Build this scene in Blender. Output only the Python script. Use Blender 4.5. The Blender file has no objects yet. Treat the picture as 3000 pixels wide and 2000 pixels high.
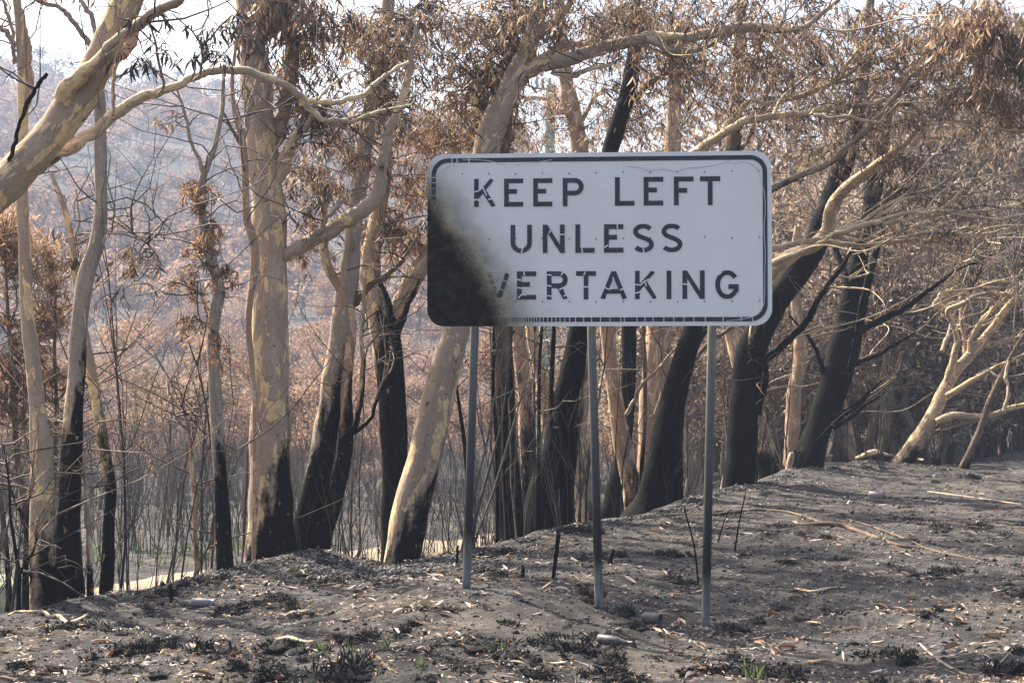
import bpy, math, random
import numpy as np
from mathutils import Vector, Matrix

random.seed(7)
RNG = np.random.default_rng(11)
SC = bpy.context.scene
COL = SC.collection

# ------------------------------------------------------------------ camera
F = 4121.0                      # focal length in pixels of the 3000 px wide photograph
EYE = np.array([0.0, 0.0, 1.65])
PITCH = math.atan(100.0 / F)
cam = bpy.data.cameras.new('camera')
cam.sensor_width = 36.0
cam.lens = 36.0 * F / 3000.0
cam.clip_start = 0.1
cam.clip_end = 3000.0
cam_o = bpy.data.objects.new('camera', cam)
COL.objects.link(cam_o)
cam_o.location = EYE
cam_o.rotation_euler = (math.pi / 2 + PITCH, 0, 0)
SC.camera = cam_o

# ------------------------------------------------------------------ sky, sun, exposure
SUN_EL = math.radians(48)
SUN_AZ = math.radians(-45)      # clockwise from +Y: behind the trees, to the left
world = bpy.data.worlds.new('World')
SC.world = world
world.use_nodes = True
wn = world.node_tree
wn.nodes.clear()
w_out = wn.nodes.new('ShaderNodeOutputWorld')
w_bg = wn.nodes.new('ShaderNodeBackground')
w_sky = wn.nodes.new('ShaderNodeTexSky')
w_sky.sky_type = 'NISHITA'
w_sky.sun_disc = False
w_sky.sun_elevation = SUN_EL
w_sky.sun_rotation = SUN_AZ
w_sky.air_density = 1.0
w_sky.dust_density = 5.0
w_sky.ozone_density = 0.8
w_bg.inputs['Strength'].default_value = 0.125
wn.links.new(w_sky.outputs[0], w_bg.inputs[0])
wn.links.new(w_bg.outputs[0], w_out.inputs[0])

sun_vec = Vector((math.sin(SUN_AZ) * math.cos(SUN_EL), math.cos(SUN_AZ) * math.cos(SUN_EL), math.sin(SUN_EL)))
sl = bpy.data.lights.new('sun', 'SUN')
sl.energy = 5.0
sl.angle = math.radians(1.0)
sl.color = (1.0, 0.91, 0.77)
so = bpy.data.objects.new('sun', sl)
COL.objects.link(so)
so.rotation_euler = (-sun_vec).to_track_quat('-Z', 'Y').to_euler()
so.location = (0, 0, 60)

SC.view_settings.view_transform = 'Standard'
SC.view_settings.look = 'None'
SC.view_settings.exposure = 2.08
SC.view_settings.gamma = 1.0
SC.view_settings.use_curve_mapping = False
SC.render.engine = 'CYCLES'
SC.cycles.use_denoising = True
SC.cycles.max_bounces = 6
SC.cycles.diffuse_bounces = 3
SC.cycles.glossy_bounces = 2
SC.cycles.transmission_bounces = 4
SC.cycles.transparent_max_bounces = 6
SC.cycles.volume_bounces = 0
SC.cycles.sample_clamp_indirect = 6.0

# ------------------------------------------------------------------ picture -> world
ZOOM = {'O': (0, 0, 0.784), 'P': (0, 0, 1.0), '1': (0, 0, 2.24), '2': (0, 600, 2.24), '3': (0, 1200, 1.96),
        '4': (900, 0, 2.138), '5': (900, 900, 2.138), '6': (2000, 0, 2.24), '7': (2000, 700, 2.24),
        '8': (1900, 1300, 2.138), '9': (600, 0, 3.136)}
CP, SP = math.cos(PITCH), math.sin(PITCH)

def pt(px, py, d):
    """world point seen at photograph pixel (px, py), d metres in front of the camera"""
    u = (px - 1500.0) / F
    v = (1000.0 - py) / F
    return np.array([u * d, d * CP - v * d * SP, EYE[2] + v * d * CP + d * SP])

def zpx(z, x, y):
    ox, oy, s = ZOOM[z]
    return ox + x / s, oy + y / s

# ------------------------------------------------------------------ noise
def _hash(ix, iy, seed):
    h = (ix.astype(np.int64) * 374761393 + iy.astype(np.int64) * 668265263 + seed * 974634777) & 0x7fffffff
    h = ((h ^ (h >> 13)) * 1274126177) & 0x7fffffff
    return ((h ^ (h >> 16)) & 0xffff) / 65535.0

def vnoise(x, y, seed=0):
    x = np.asarray(x, float); y = np.asarray(y, float)
    ix = np.floor(x); iy = np.floor(y)
    fx = x - ix; fy = y - iy
    fx = fx * fx * (3 - 2 * fx); fy = fy * fy * (3 - 2 * fy)
    a = _hash(ix, iy, seed); b = _hash(ix + 1, iy, seed)
    c = _hash(ix, iy + 1, seed); d = _hash(ix + 1, iy + 1, seed)
    return (a * (1 - fx) + b * fx) * (1 - fy) + (c * (1 - fx) + d * fx) * fy - 0.5

def sstep(a, b, x):
    t = np.clip((np.asarray(x, float) - a) / (b - a), 0, 1)
    return t * t * (3 - 2 * t)

# ------------------------------------------------------------------ terrain
CREST = [(-1400, 1900, 8.0), (-600, 1850, 8.8), (0, 1805, 9.7), (100, 1778, 10.0), (250, 1752, 10.5), (450, 1712, 11.2), (640, 1668, 11.9),
         (730, 1642, 12.2), (830, 1622, 12.5), (930, 1620, 12.7), (1000, 1640, 12.8), (1150, 1662, 12.9),
         (1300, 1622, 13.4), (1500, 1590, 14.2), (1700, 1536, 15.6), (1900, 1502, 16.8), (2050, 1462, 18.6),
         (2200, 1420, 20.6), (2340, 1382, 22.5), (2450, 1357, 23.6), (2600, 1362, 25.2), (2800, 1372, 27.4),
         (3000, 1322, 30.5), (3600, 1260, 38.0), (4600, 1220, 52.0)]
_c = np.array([pt(*c) for c in CREST])
CX, CY, CZ = _c[:, 0], _c[:, 1], _c[:, 2]
RID_AZ = np.radians([-180, -60, -40, -20, -11, 0, 2.1, 5.5, 20, 40, 60, 180])
RID_H = np.array([2, 20, 55, 62, 61, 52, 43, 33, 12, 8, 4, 2], float)

def terrain(x, y, micro=True):
    x = np.asarray(x, float); y = np.asarray(y, float)
    yc = np.interp(x, CX, CY); zc = np.interp(x, CX, CZ)
    t = y - yc
    # verge in front of the crest
    h = zc * np.exp(-np.clip(-t, 0, None) / 1.1)
    h = h + 0.13 * np.exp(-((x + 0.35) / 0.9) ** 2 - ((y - 10.0) / 1.4) ** 2)
    h = h - 0.12 * np.exp(-((x - 1.7) / 1.0) ** 2 - ((y - 9.8) / 1.4) ** 2)
    h = h + 0.10 * vnoise(x / 1.7, y / 1.7, 3) * sstep(4, 8, y)
    # behind the crest the bank falls to the path and the valley
    D = 1.55 - 1.2 * sstep(1.0, 7.0, x)
    tb = np.clip(t, 0, None)
    h = h - D * sstep(0.1, 5.5, tb)
    r = np.hypot(x, y); az = np.arctan2(x, y)
    front = sstep(0.0, 1.0, tb)
    h = h - (2.6 - 1.0 * sstep(2, 12, x)) * sstep(24, 75, r) * front
    H = np.interp(az, RID_AZ, RID_H)
    prof = np.interp(r, [0, 75, 100, 140, 190, 240, 300, 340, 420], [0, 0, 0.04, 0.18, 0.46, 0.75, 1.0, 1.02, 0.92])
    h = h + H * prof * sstep(60, 110, r)
    h = h + sstep(60, 140, r) * (6.0 * vnoise(x / 45, y / 45, 5) + 2.0 * vnoise(x / 17, y / 17, 8))
    h = h + sstep(1, 8, tb) * 0.25 * vnoise(x / 3.1, y / 3.1, 9)
    if micro:
        near = 1 - sstep(30, 60, r)
        h = h + near * (0.045 * vnoise(x / 0.55, y / 0.55, 21) + 0.03 * vnoise(x / 0.23, y / 0.23, 22)
                        + 0.016 * vnoise(x / 0.1, y / 0.1, 23))
        b = vnoise(x / 0.9, y / 0.9, 31)
        h = h + near * 0.06 * np.clip(b - 0.22, 0, None) * 4 * sstep(0.1, 0.35, vnoise(x / 0.16, y / 0.16, 33) + 0.3)
    return h

def gz(x, y):
    return float(terrain(np.array([x]), np.array([y]))[0])

def ground_hit(px, py, dmin=5.0, dmax=60.0):
    ds = np.linspace(dmin, dmax, 1400)
    u = (px - 1500.0) / F; v = (1000.0 - py) / F
    X = u * ds; Y = ds * CP - v * ds * SP; Z = EYE[2] + v * ds * CP + ds * SP
    g = terrain(X, Y)
    k = np.argmax(Z < g)
    if not (Z < g).any():
        k = 300
    return np.array([X[k], Y[k], g[k]])

# ------------------------------------------------------------------ mesh building
class MB:
    def __init__(self):
        self.v = []; self.f = []; self.a = []; self.b = []; self.n = 0
    def add(self, V, Fc, A=None, B=None):
        """A: per-vertex float (rnd / char), B: per-vertex vector (bark coordinates)"""
        V = np.asarray(V, float).reshape(-1, 3)
        Fc = np.asarray(Fc, int)
        self.v.append(V); self.f.append(Fc + self.n)
        m = len(V)
        self.a.append(np.zeros(m) if A is None else np.broadcast_to(np.asarray(A, float), (m,)))
        self.b.append(np.zeros((m, 3)) if B is None else np.asarray(B, float).reshape(-1, 3))
        self.n += m
    def box(self, c, s, rz=0.0):
        x, y, z = np.array(s) / 2.0
        V = np.array([[i * x, j * y, k * z] for i in (-1, 1) for j in (-1, 1) for k in (-1, 1)])
        R = np.array([[math.cos(rz), -math.sin(rz), 0], [math.sin(rz), math.cos(rz), 0], [0, 0, 1]])
        self.add(V @ R.T + np.array(c), [[0, 1, 3, 2], [4, 6, 7, 5], [0, 4, 5, 1], [2, 3, 7, 6], [0, 2, 6, 4], [1, 5, 7, 3]])
    def mesh(self, name, origin=(0, 0, 0), smooth=True, aname='rnd', bname=None):
        V = np.concatenate(self.v) - np.array(origin)
        me = bpy.data.meshes.new(name)
        me.vertices.add(len(V))
        me.vertices.foreach_set('co', V.astype(np.float32).ravel())
        tot = np.concatenate([np.full(len(f), f.shape[1]) for f in self.f if len(f)])
        loops = np.concatenate([f.ravel() for f in self.f if len(f)])
        me.loops.add(len(loops))
        me.loops.foreach_set('vertex_index', loops.astype(np.int32))
        me.polygons.add(len(tot))
        st = np.concatenate([[0], np.cumsum(tot)[:-1]])
        me.polygons.foreach_set('loop_start', st.astype(np.int32))
        me.polygons.foreach_set('loop_total', tot.astype(np.int32))
        if smooth:
            me.polygons.foreach_set('use_smooth', np.ones(len(tot), bool))
        if aname:
            at = me.attributes.new(aname, 'FLOAT', 'POINT')
            at.data.foreach_set('value', np.concatenate(self.a).astype(np.float32))
        if bname:
            at = me.attributes.new(bname, 'FLOAT_VECTOR', 'POINT')
            at.data.foreach_set('vector', np.concatenate(self.b).astype(np.float32).ravel())
        me.update(calc_edges=True)
        me.validate()
        return me

def link(name, me, mat=None, parent=None, loc=None):
    o = bpy.data.objects.new(name, me)
    COL.objects.link(o)
    if mat is not None and me is not None:
        me.materials.append(mat)
    if parent is not None:
        o.parent = parent
    if loc is not None:
        o.location = loc
    return o

def tag(o, label=None, cat=None, group=None, kind=None):
    if label: o['label'] = label
    if cat: o['category'] = cat
    if group: o['group'] = group
    if kind: o['kind'] = kind
    return o

def empty(name, loc, label, cat, group=None):
    o = bpy.data.objects.new(name, None)
    COL.objects.link(o)
    o.location = loc
    o.empty_display_size = 0.2
    return tag(o, label, cat, group)

def catmull(P, k=5):
    P = np.asarray(P, float)
    if len(P) < 3:
        t = np.linspace(0, 1, k * 2)[:, None]
        return P[0] * (1 - t) + P[-1] * t
    Q = np.vstack([2 * P[0] - P[1], P, 2 * P[-1] - P[-2]])
    out = []
    for i in range(1, len(Q) - 2):
        p0, p1, p2, p3 = Q[i - 1], Q[i], Q[i + 1], Q[i + 2]
        for t in np.linspace(0, 1, k, endpoint=False):
            out.append(0.5 * ((2 * p1) + (-p0 + p2) * t + (2 * p0 - 5 * p1 + 4 * p2 - p3) * t * t + (-p0 + 3 * p1 - 3 * p2 + p3) * t ** 3))
    out.append(Q[-2])
    return np.array(out)

def tube(mb, P, R, sides=10, charz=-99.0, asym=0.0, rough=0.06, seed=0, v0=0.0, cap=True):
    """a tapered tube along P; stores the char value and the bark coordinates"""
    P = np.asarray(P, float); n = len(P)
    R = np.asarray(R, float)
    T = np.gradient(P, axis=0)
    T /= np.linalg.norm(T, axis=1)[:, None] + 1e-9
    up = np.array([0.0, 1.0, 0.0]) if abs(T[0][1]) < 0.9 else np.array([1.0, 0, 0])
    N = np.cross(T[0], up); N /= np.linalg.norm(N)
    th = np.arange(sides) * 2 * math.pi / sides
    seg = np.concatenate([[0], np.cumsum(np.linalg.norm(np.diff(P, axis=0), axis=1))]) + v0
    V = []; B = []; A = []
    for i in range(n):
        N = N - T[i] * np.dot(N, T[i]); N /= np.linalg.norm(N) + 1e-9
        Bn = np.cross(T[i], N)
        dirs = np.cos(th)[:, None] * N + np.sin(th)[:, None] * Bn
        rr = R[i] * (1 + rough * 2 * (vnoise(th * 1.1 + seed * 7.3, np.full(sides, seg[i] / max(0.25, 2.5 * R[i]))) )
                     + rough * 1.2 * vnoise(th * 0 + seed, np.full(sides, seg[i] * 4.1)))
        # keep the seam continuous
        w = th / (2 * math.pi)
        rr = rr * (1 - 0.5 * sstep(0.8, 1.0, w)) + 0.5 * sstep(0.8, 1.0, w) * rr[0]
        V.append(P[i] + dirs * rr[:, None])
        B.append(np.stack([np.cos(th) * R[i] + seed * 3.17, np.sin(th) * R[i] + seed * 1.31, np.full(sides, seg[i])], 1))
        A.append(charz - V[-1][:, 2] + asym * dirs[:, 0])
    V = np.concatenate(V); B = np.concatenate(B); A = np.concatenate(A)
    i = np.arange(n - 1)[:, None] * sides; j = np.arange(sides)[None, :]
    j2 = (j + 1) % sides
    Fq = np.stack([i + j, i + j2, i + sides + j2, i + sides + j], -1).reshape(-1, 4)
    mb.add(V, Fq, A, B)
    if cap:
        mb.add(np.vstack([V[-sides:], P[-1:] + T[-1:] * R[-1] * 0.3]), [[k, (k + 1) % sides, sides] for k in range(sides)],
               np.append(A[-sides:], A[-1]), np.vstack([B[-sides:], B[-1:]]))

def multi_tube(mb, P, R, A=0.5, sides=3):
    """many thin tubes at once: P (N,K,3), R (N,K)"""
    N, K, _ = P.shape
    if N == 0: return
    D = P[:, -1] - P[:, 0]
    D = D / (np.linalg.norm(D, axis=1)[:, None] + 1e-9)
    ref = np.where(np.abs(D[:, 2:3]) < 0.8, np.array([[0, 0, 1.0]]), np.array([[1.0, 0, 0]]))
    U = np.cross(D, ref); U /= np.linalg.norm(U, axis=1)[:, None] + 1e-9
    W = np.cross(D, U)
    th = np.arange(sides) * 2 * math.pi / sides
    ring = np.cos(th)[None, :, None] * U[:, None, :] + np.sin(th)[None, :, None] * W[:, None, :]
    V = P[:, :, None, :] + ring[:, None, :, :] * R[:, :, None, None]
    base = (np.arange(N) * K * sides)[:, None, None]
    i = (np.arange(K - 1) * sides)[None, :, None]
    j = np.arange(sides)[None, None, :]; j2 = (j + 1) % sides
    Fq = np.stack([base + i + j, base + i + j2, base + i + sides + j2, base + i + sides + j], -1).reshape(-1, 4)
    AA = np.broadcast_to(np.asarray(A, float).reshape(-1, 1), (N, K * sides)).ravel() if np.ndim(A) else A
    mb.add(V.reshape(-1, 3), Fq, AA)

def unit(n, rng=RNG):
    v = rng.normal(size=(n, 3))
    return v / np.linalg.norm(v, axis=1)[:, None]

def kites(mb, P, D, L, W, A, rng=RNG, curl=0.25):
    """leaf blades: base P, direction D, length L, width W, colour value A; each a folded kite of two triangles per half"""
    n = len(P)
    if n == 0: return
    D = D / (np.linalg.norm(D, axis=1)[:, None] + 1e-9)
    S = np.cross(D, unit(n, rng)); S /= np.linalg.norm(S, axis=1)[:, None] + 1e-9
    Nn = np.cross(D, S)
    c = (rng.random(n) - 0.5) * 2 * curl
    mid = P + D * (L * 0.42)[:, None] + Nn * (L * c * 0.4)[:, None]
    tip = P + D * L[:, None] - Nn * (L * c * 0.5)[:, None]
    fold = Nn * (W * 0.25)[:, None]
    V = np.stack([P, mid + S * (W / 2)[:, None] + fold, tip, mid - S * (W / 2)[:, None] + fold], 1)
    i = (np.arange(n) * 4)[:, None]
    Fq = np.concatenate([i + np.array([[0, 1, 2]]), i + np.array([[0, 2, 3]])])
    mb.add(V.reshape(-1, 3), Fq, np.repeat(A, 4))

# ------------------------------------------------------------------ materials
class NT:
    def __init__(self, name):
        self.m = bpy.data.materials.new(name); self.m.use_nodes = True
        self.t = self.m.node_tree; self.t.nodes.clear()
        self.out = self.n('ShaderNodeOutputMaterial')
    def n(self, typ, **kw):
        nd = self.t.nodes.new(typ)
        for k, v in kw.items(): setattr(nd, k, v)
        return nd
    def l(self, a, b): self.t.links.new(a, b)
    def set(self, sock, v):
        if hasattr(v, 'is_linked') or hasattr(v, 'links'): self.l(v, sock)
        else: sock.default_value = v
    def attr(self, name, vec=False):
        a = self.n('ShaderNodeAttribute'); a.attribute_name = name
        return a.outputs['Vector'] if vec else a.outputs['Fac']
    def noise(self, vec, scale, detail=3, rough=0.55, dist=0.0):
        a = self.n('ShaderNodeTexNoise')
        if vec is not None: self.l(vec, a.inputs['Vector'])
        a.inputs['Scale'].default_value = scale; a.inputs['Detail'].default_value = detail
        a.inputs['Roughness'].default_value = rough; a.inputs['Distortion'].default_value = dist
        return a.outputs['Fac']
    def map(self, vec, scale=(1, 1, 1), loc=(0, 0, 0)):
        a = self.n('ShaderNodeMapping'); self.l(vec, a.inputs['Vector'])
        a.inputs['Scale'].default_value = scale; a.inputs['Location'].default_value = loc
        return a.outputs['Vector']
    def math(self, op, a, b=0.0, clamp=False):
        m = self.n('ShaderNodeMath', operation=op, use_clamp=clamp)
        self.set(m.inputs[0], a); self.set(m.inputs[1], b)
        return m.outputs[0]
    def ramp(self, fac, stops, interp='LINEAR'):
        r = self.n('ShaderNodeValToRGB'); self.l(fac, r.inputs[0])
        cr = r.color_ramp; cr.interpolation = interp
        while len(cr.elements) < len(stops): cr.elements.new(0.5)
        for e, (p, c) in zip(cr.elements, stops):
            e.position = p
            e.color = (c, c, c, 1) if not isinstance(c, (tuple, list)) else (*c, 1)
        return r.outputs[0]
    def mix(self, fac, a, b):
        m = self.n('ShaderNodeMix', data_type='RGBA')
        self.set(m.inputs[0], fac)
        for s, v in ((m.inputs[6], a), (m.inputs[7], b)):
            if isinstance(v, tuple): s.default_value = (*v, 1)
            else: self.l(v, s)
        return m.outputs[2]
    def bsdf(self, col, rough=0.85, bump=None, bstr=0.4, bdist=0.01, metal=0.0, spec=0.3):
        p = self.n('ShaderNodeBsdfPrincipled')
        if isinstance(col, tuple): p.inputs['Base Color'].default_value = (*col, 1)
        else: self.l(col, p.inputs['Base Color'])
        self.set(p.inputs['Roughness'], rough)
        p.inputs['Metallic'].default_value = metal
        p.inputs['Specular IOR Level'].default_value = spec
        if bump is not None:
            b = self.n('ShaderNodeBump'); b.inputs['Strength'].default_value = bstr
            b.inputs['Distance'].default_value = bdist
            self.l(bump, b.inputs['Height']); self.l(b.outputs[0], p.inputs['Normal'])
        return p
    def done(self, p):
        self.l(p.outputs[0], self.out.inputs['Surface']); return self.m

def bark(name, base=(0.36, 0.30, 0.25), dark=(0.22, 0.18, 0.15), patch=(0.62, 0.47, 0.27), pamt=0.55, brown=(0.40, 0.24, 0.14), bamt=0.62, fissure=0.3):
    t = NT(name)
    bc = t.attr('bc', True)
    geo = t.n('ShaderNodeNewGeometry').outputs['Position']
    tall = t.map(bc, (1, 1, 0.22))
    n1 = t.noise(tall, 9, 5, 0.7)
    col = t.mix(t.ramp(n1, [(0.36, 0.0), (0.62, 1.0)]), dark, base)
    n2 = t.noise(t.map(bc, (1, 1, 0.30), (7, 3, 1)), 8.0, 4, 0.6, 0.4)
    col = t.mix(t.ramp(n2, [(bamt, 0.0), (bamt + 0.05, 0.8)]), col, brown)
    n3 = t.noise(t.map(bc, (1, 1, 0.34), (3, 9, 5)), 8.5, 4, 0.6, 0.5)
    col = t.mix(t.ramp(n3, [(pamt, 0.0), (pamt + 0.015, 1.0)]), col, patch)
    # shadowed rim of the peeling plates
    col = t.mix(t.ramp(n3, [(pamt - 0.022, 0.0), (pamt - 0.004, 0.45), (pamt + 0.002, 0.0)]), col, (0.12, 0.085, 0.06))
    mot = t.noise(t.map(bc, (1, 1, 0.6), (2, 8, 4)), 28, 4, 0.7)
    col = t.mix(t.ramp(mot, [(0.42, 0.5), (0.56, 0.0)]), col, dark)
    sp = t.noise(t.map(bc, (1, 1, 1.6), (6, 1, 2)), 42, 2, 0.6)
    col = t.mix(t.ramp(sp, [(0.655, 0.0), (0.70, 0.8)]), col, (0.09, 0.065, 0.05))
    knot = t.noise(t.map(bc, (1, 1, 0.8), (4, 4, 9)), 9, 2, 0.5)
    col = t.mix(t.ramp(knot, [(0.70, 0.0), (0.74, 0.85)]), col, (0.07, 0.05, 0.04))
    # char: black skin of burnt bark, ragged upper edge, flaked away in places
    ch = t.attr('char')
    e1 = t.noise(t.map(bc, (1, 1, 0.35), (1, 2, 3)), 9, 4, 0.6)
    e2 = t.noise(bc, 34, 3, 0.6)
    c = t.math('ADD', t.math('MULTIPLY', ch, 1.1), t.math('MULTIPLY', t.math('SUBTRACT', e1, 0.5), 2.4))
    c = t.math('ADD', c, t.math('MULTIPLY', t.math('SUBTRACT', e2, 0.5), 0.6))
    cm = t.ramp(c, [(0.0, 0.0), (0.16, 0.55), (0.42, 1.0)])
    cn = t.noise(tall, 30, 4, 0.65)
    ccol = t.ramp(cn, [(0.3, (0.0025, 0.0025, 0.0025)), (0.6, (0.007, 0.0065, 0.006)), (0.82, (0.028, 0.024, 0.02))])
    flake = t.noise(t.map(bc, (1, 1, 0.5), (5, 5, 5)), 22, 3, 0.6)
    ccol = t.mix(t.math('MULTIPLY', t.ramp(flake, [(0.665, 0.0), (0.70, 1.0)]), t.ramp(t.math('MULTIPLY', c, 0.4), [(0.3, 1.0), (1.0, 0.0)])), ccol, (0.40, 0.24, 0.11))
    col = t.mix(cm, col, ccol)
    fis = t.noise(t.map(bc, (1, 1, 0.12), (2, 2, 2)), 45, 3, 0.6)
    b = t.math('ADD', t.math('MULTIPLY', n3, 0.8), t.math('MULTIPLY', fis, fissure))
    b = t.math('ADD', b, t.math('MULTIPLY', t.math('MULTIPLY', cn, cm), 0.6))
    b = t.math('ADD', b, t.math('MULTIPLY', mot, 0.5))
    return t.done(t.bsdf(col, 0.8, b, 0.75, 0.025, spec=0.06))

BARK = {
    'pale': bark('bark_smooth_pale', (0.42, 0.325, 0.235), (0.27, 0.205, 0.152), (0.70, 0.51, 0.27), 0.55, (0.42, 0.28, 0.18), 0.63),
    'grey': bark('bark_smooth_grey', (0.37, 0.305, 0.235), (0.22, 0.18, 0.142), (0.60, 0.46, 0.27), 0.60),
    'gold': bark('bark_golden', (0.41, 0.31, 0.205), (0.28, 0.205, 0.14), (0.72, 0.50, 0.25), 0.525, (0.36, 0.22, 0.13), 0.60),
    'pink': bark('bark_pinkish', (0.42, 0.29, 0.185), (0.27, 0.183, 0.122), (0.62, 0.46, 0.3), 0.56, (0.42, 0.24, 0.15), 0.52),
    'brown': bark('bark_brown', (0.2, 0.145, 0.1), (0.09, 0.065, 0.05), (0.45, 0.31, 0.17), 0.66, (0.28, 0.17, 0.1), 0.6, 0.7),
    'lit': bark('bark_honey_limb', (0.5, 0.39, 0.26), (0.34, 0.26, 0.18), (0.66, 0.52, 0.32), 0.5, (0.4, 0.27, 0.15), 0.66),  # pale honey bark, with the glow of sunlit limbs put into its colour
}
BARK['black'] = bark('bark_all_char', (0.016, 0.015, 0.0145), (0.008, 0.008, 0.008), (0.03, 0.026, 0.022), 0.6, (0.012, 0.011, 0.01), 0.6, 0.8)

def leafmat(name, stops, trans=0.3, rough=0.55, objvar=0.0, spec=0.4):
    t = NT(name)
    r = t.attr('rnd')
    if objvar:
        oi = t.n('ShaderNodeObjectInfo').outputs['Random']
        r = t.math('ADD', r, t.math('MULTIPLY', t.math('SUBTRACT', oi, 0.5), objvar), True)
    col = t.ramp(r, stops)
    p = t.bsdf(col, rough, spec=spec)
    tr = t.n('ShaderNodeBsdfTranslucent'); t.l(col, tr.inputs['Color'])
    mx = t.n('ShaderNodeMixShader'); mx.inputs[0].default_value = trans
    t.l(p.outputs[0], mx.inputs[1]); t.l(tr.outputs[0], mx.inputs[2])
    t.l(mx.outputs[0], t.out.inputs['Surface'])
    return t.m

LEAF = {
    'brown': leafmat('leaf_scorched_brown', [(0.0, (0.025, 0.019, 0.016)), (0.25, (0.105, 0.066, 0.042)), (0.5, (0.27, 0.17, 0.10)), (0.8, (0.42, 0.285, 0.175)), (1.0, (0.56, 0.44, 0.31))], 0.4),
    'orange': leafmat('leaf_scorched_orange', [(0.0, (0.04, 0.026, 0.02)), (0.3, (0.17, 0.095, 0.052)), (0.65, (0.36, 0.205, 0.105)), (1.0, (0.54, 0.38, 0.24))], 0.4),
    'dark': leafmat('leaf_charred_dark', [(0.0, (0.02, 0.016, 0.016)), (0.6, (0.06, 0.045, 0.04)), (1.0, (0.2, 0.13, 0.09))]),
    'grey': leafmat('leaf_dry_grey_brown', [(0.0, (0.04, 0.03, 0.024)), (0.35, (0.15, 0.11, 0.08)), (0.75, (0.36, 0.27, 0.19)), (1.0, (0.50, 0.41, 0.31))], 0.4),
}
FARLEAF = leafmat('leaf_far_crown', [(0.0, (0.10, 0.065, 0.05)), (0.3, (0.26, 0.16, 0.11)), (0.55, (0.35, 0.215, 0.145)), (0.8, (0.36, 0.265, 0.18)), (1.0, (0.32, 0.275, 0.19))], 0.35, 0.9, 0.4, 0.05)
TWIG = (lambda t: t.done(t.bsdf(t.ramp(t.attr('rnd'), [(0, (0.02, 0.017, 0.015)), (0.5, (0.075, 0.056, 0.042)), (1, (0.22, 0.16, 0.105))]), 0.8)))(NT('twig_wood'))
def ground_mat():
    t = NT('burnt_ground')
    p = t.n('ShaderNodeNewGeometry').outputs['Position']
    n1 = t.noise(p, 0.7, 4, 0.6); n2 = t.noise(p, 5.5, 5, 0.65); n3 = t.noise(p, 48, 5, 0.75); n4 = t.noise(t.map(p, (1, 1, 1), (4, 7, 1)), 2.2, 4, 0.6)
    col = t.ramp(n2, [(0.3, (0.014, 0.014, 0.0145)), (0.45, (0.038, 0.037, 0.036)), (0.6, (0.084, 0.077, 0.070)), (0.78, (0.155, 0.136, 0.115))])
    col = t.mix(t.ramp(n1, [(0.5, 0.0), (0.7, 0.5)]), col, (0.16, 0.13, 0.097))
    col = t.mix(t.ramp(n4, [(0.49, 0.0), (0.62, 0.8)]), col, (0.022, 0.021, 0.022))
    col = t.mix(t.ramp(n3, [(0.3, 0.75), (0.5, 0.0)]), col, (0.018, 0.017, 0.017))
    col = t.mix(t.ramp(n3, [(0.60, 0.0), (0.70, 0.7)]), col, (0.30, 0.275, 0.245))
    hgt = t.math('ADD', t.math('MULTIPLY', n3, 0.5), n2)
    return t.done(t.bsdf(col, 0.95, hgt, 0.9, 0.035, spec=0.1))
M_GROUND = ground_mat()

def simple(name, cols, scale=8, rough=0.8, bstr=0.3, bdist=0.01, metal=0.0, spec=0.3, stretch=(1, 1, 1)):
    t = NT(name)
    p = t.map(t.n('ShaderNodeTexCoord').outputs['Object'], stretch)
    n = t.noise(p, scale, 4, 0.6)
    k = len(cols)
    return t.done(t.bsdf(t.ramp(n, [(0.3 + 0.4 * i / max(1, k - 1), c) for i, c in enumerate(cols)]), rough, t.noise(p, scale * 5, 3), bstr, bdist, metal, spec))

# ------------------------------------------------------------------ ground sheet
def build_ground():
    fine = np.radians(np.linspace(-27, 27, 380))
    left = np.radians(np.linspace(-180, -27, 46)[:-1]); right = np.radians(np.linspace(27, 180, 46)[1:-1])
    az = np.concatenate([left, fine, right])
    r = np.concatenate([np.geomspace(0.3, 6, 14)[:-1], np.geomspace(6, 34, 270)[:-1], np.geomspace(34, 420, 90)])
    A, R = np.meshgrid(az, r)
    X = R * np.sin(A); Y = R * np.cos(A)
    Z = terrain(X, Y)
    V = np.stack([X, Y, Z], -1).reshape(-1, 3)
    m = len(az); n = len(r)
    i = np.arange(n - 1)[:, None] * m; j = np.arange(m)[None, :]; j2 = (j + 1) % m
    Fq = np.stack([i + j, i + j2, i + m + j2, i + m + j], -1).reshape(-1, 4)[:, ::-1]
    mb = MB(); mb.add(V, Fq)
    c0 = np.array([[0, 0, float(terrain(np.array([0.]), np.array([0.]))[0])]])
    mb.add(np.vstack([V[:m], c0]), [[k, (k + 1) % m, m] for k in range(m)][::-1])
    return tag(link('ground', mb.mesh('ground', aname=None), M_GROUND), kind='structure')
build_ground()

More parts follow.
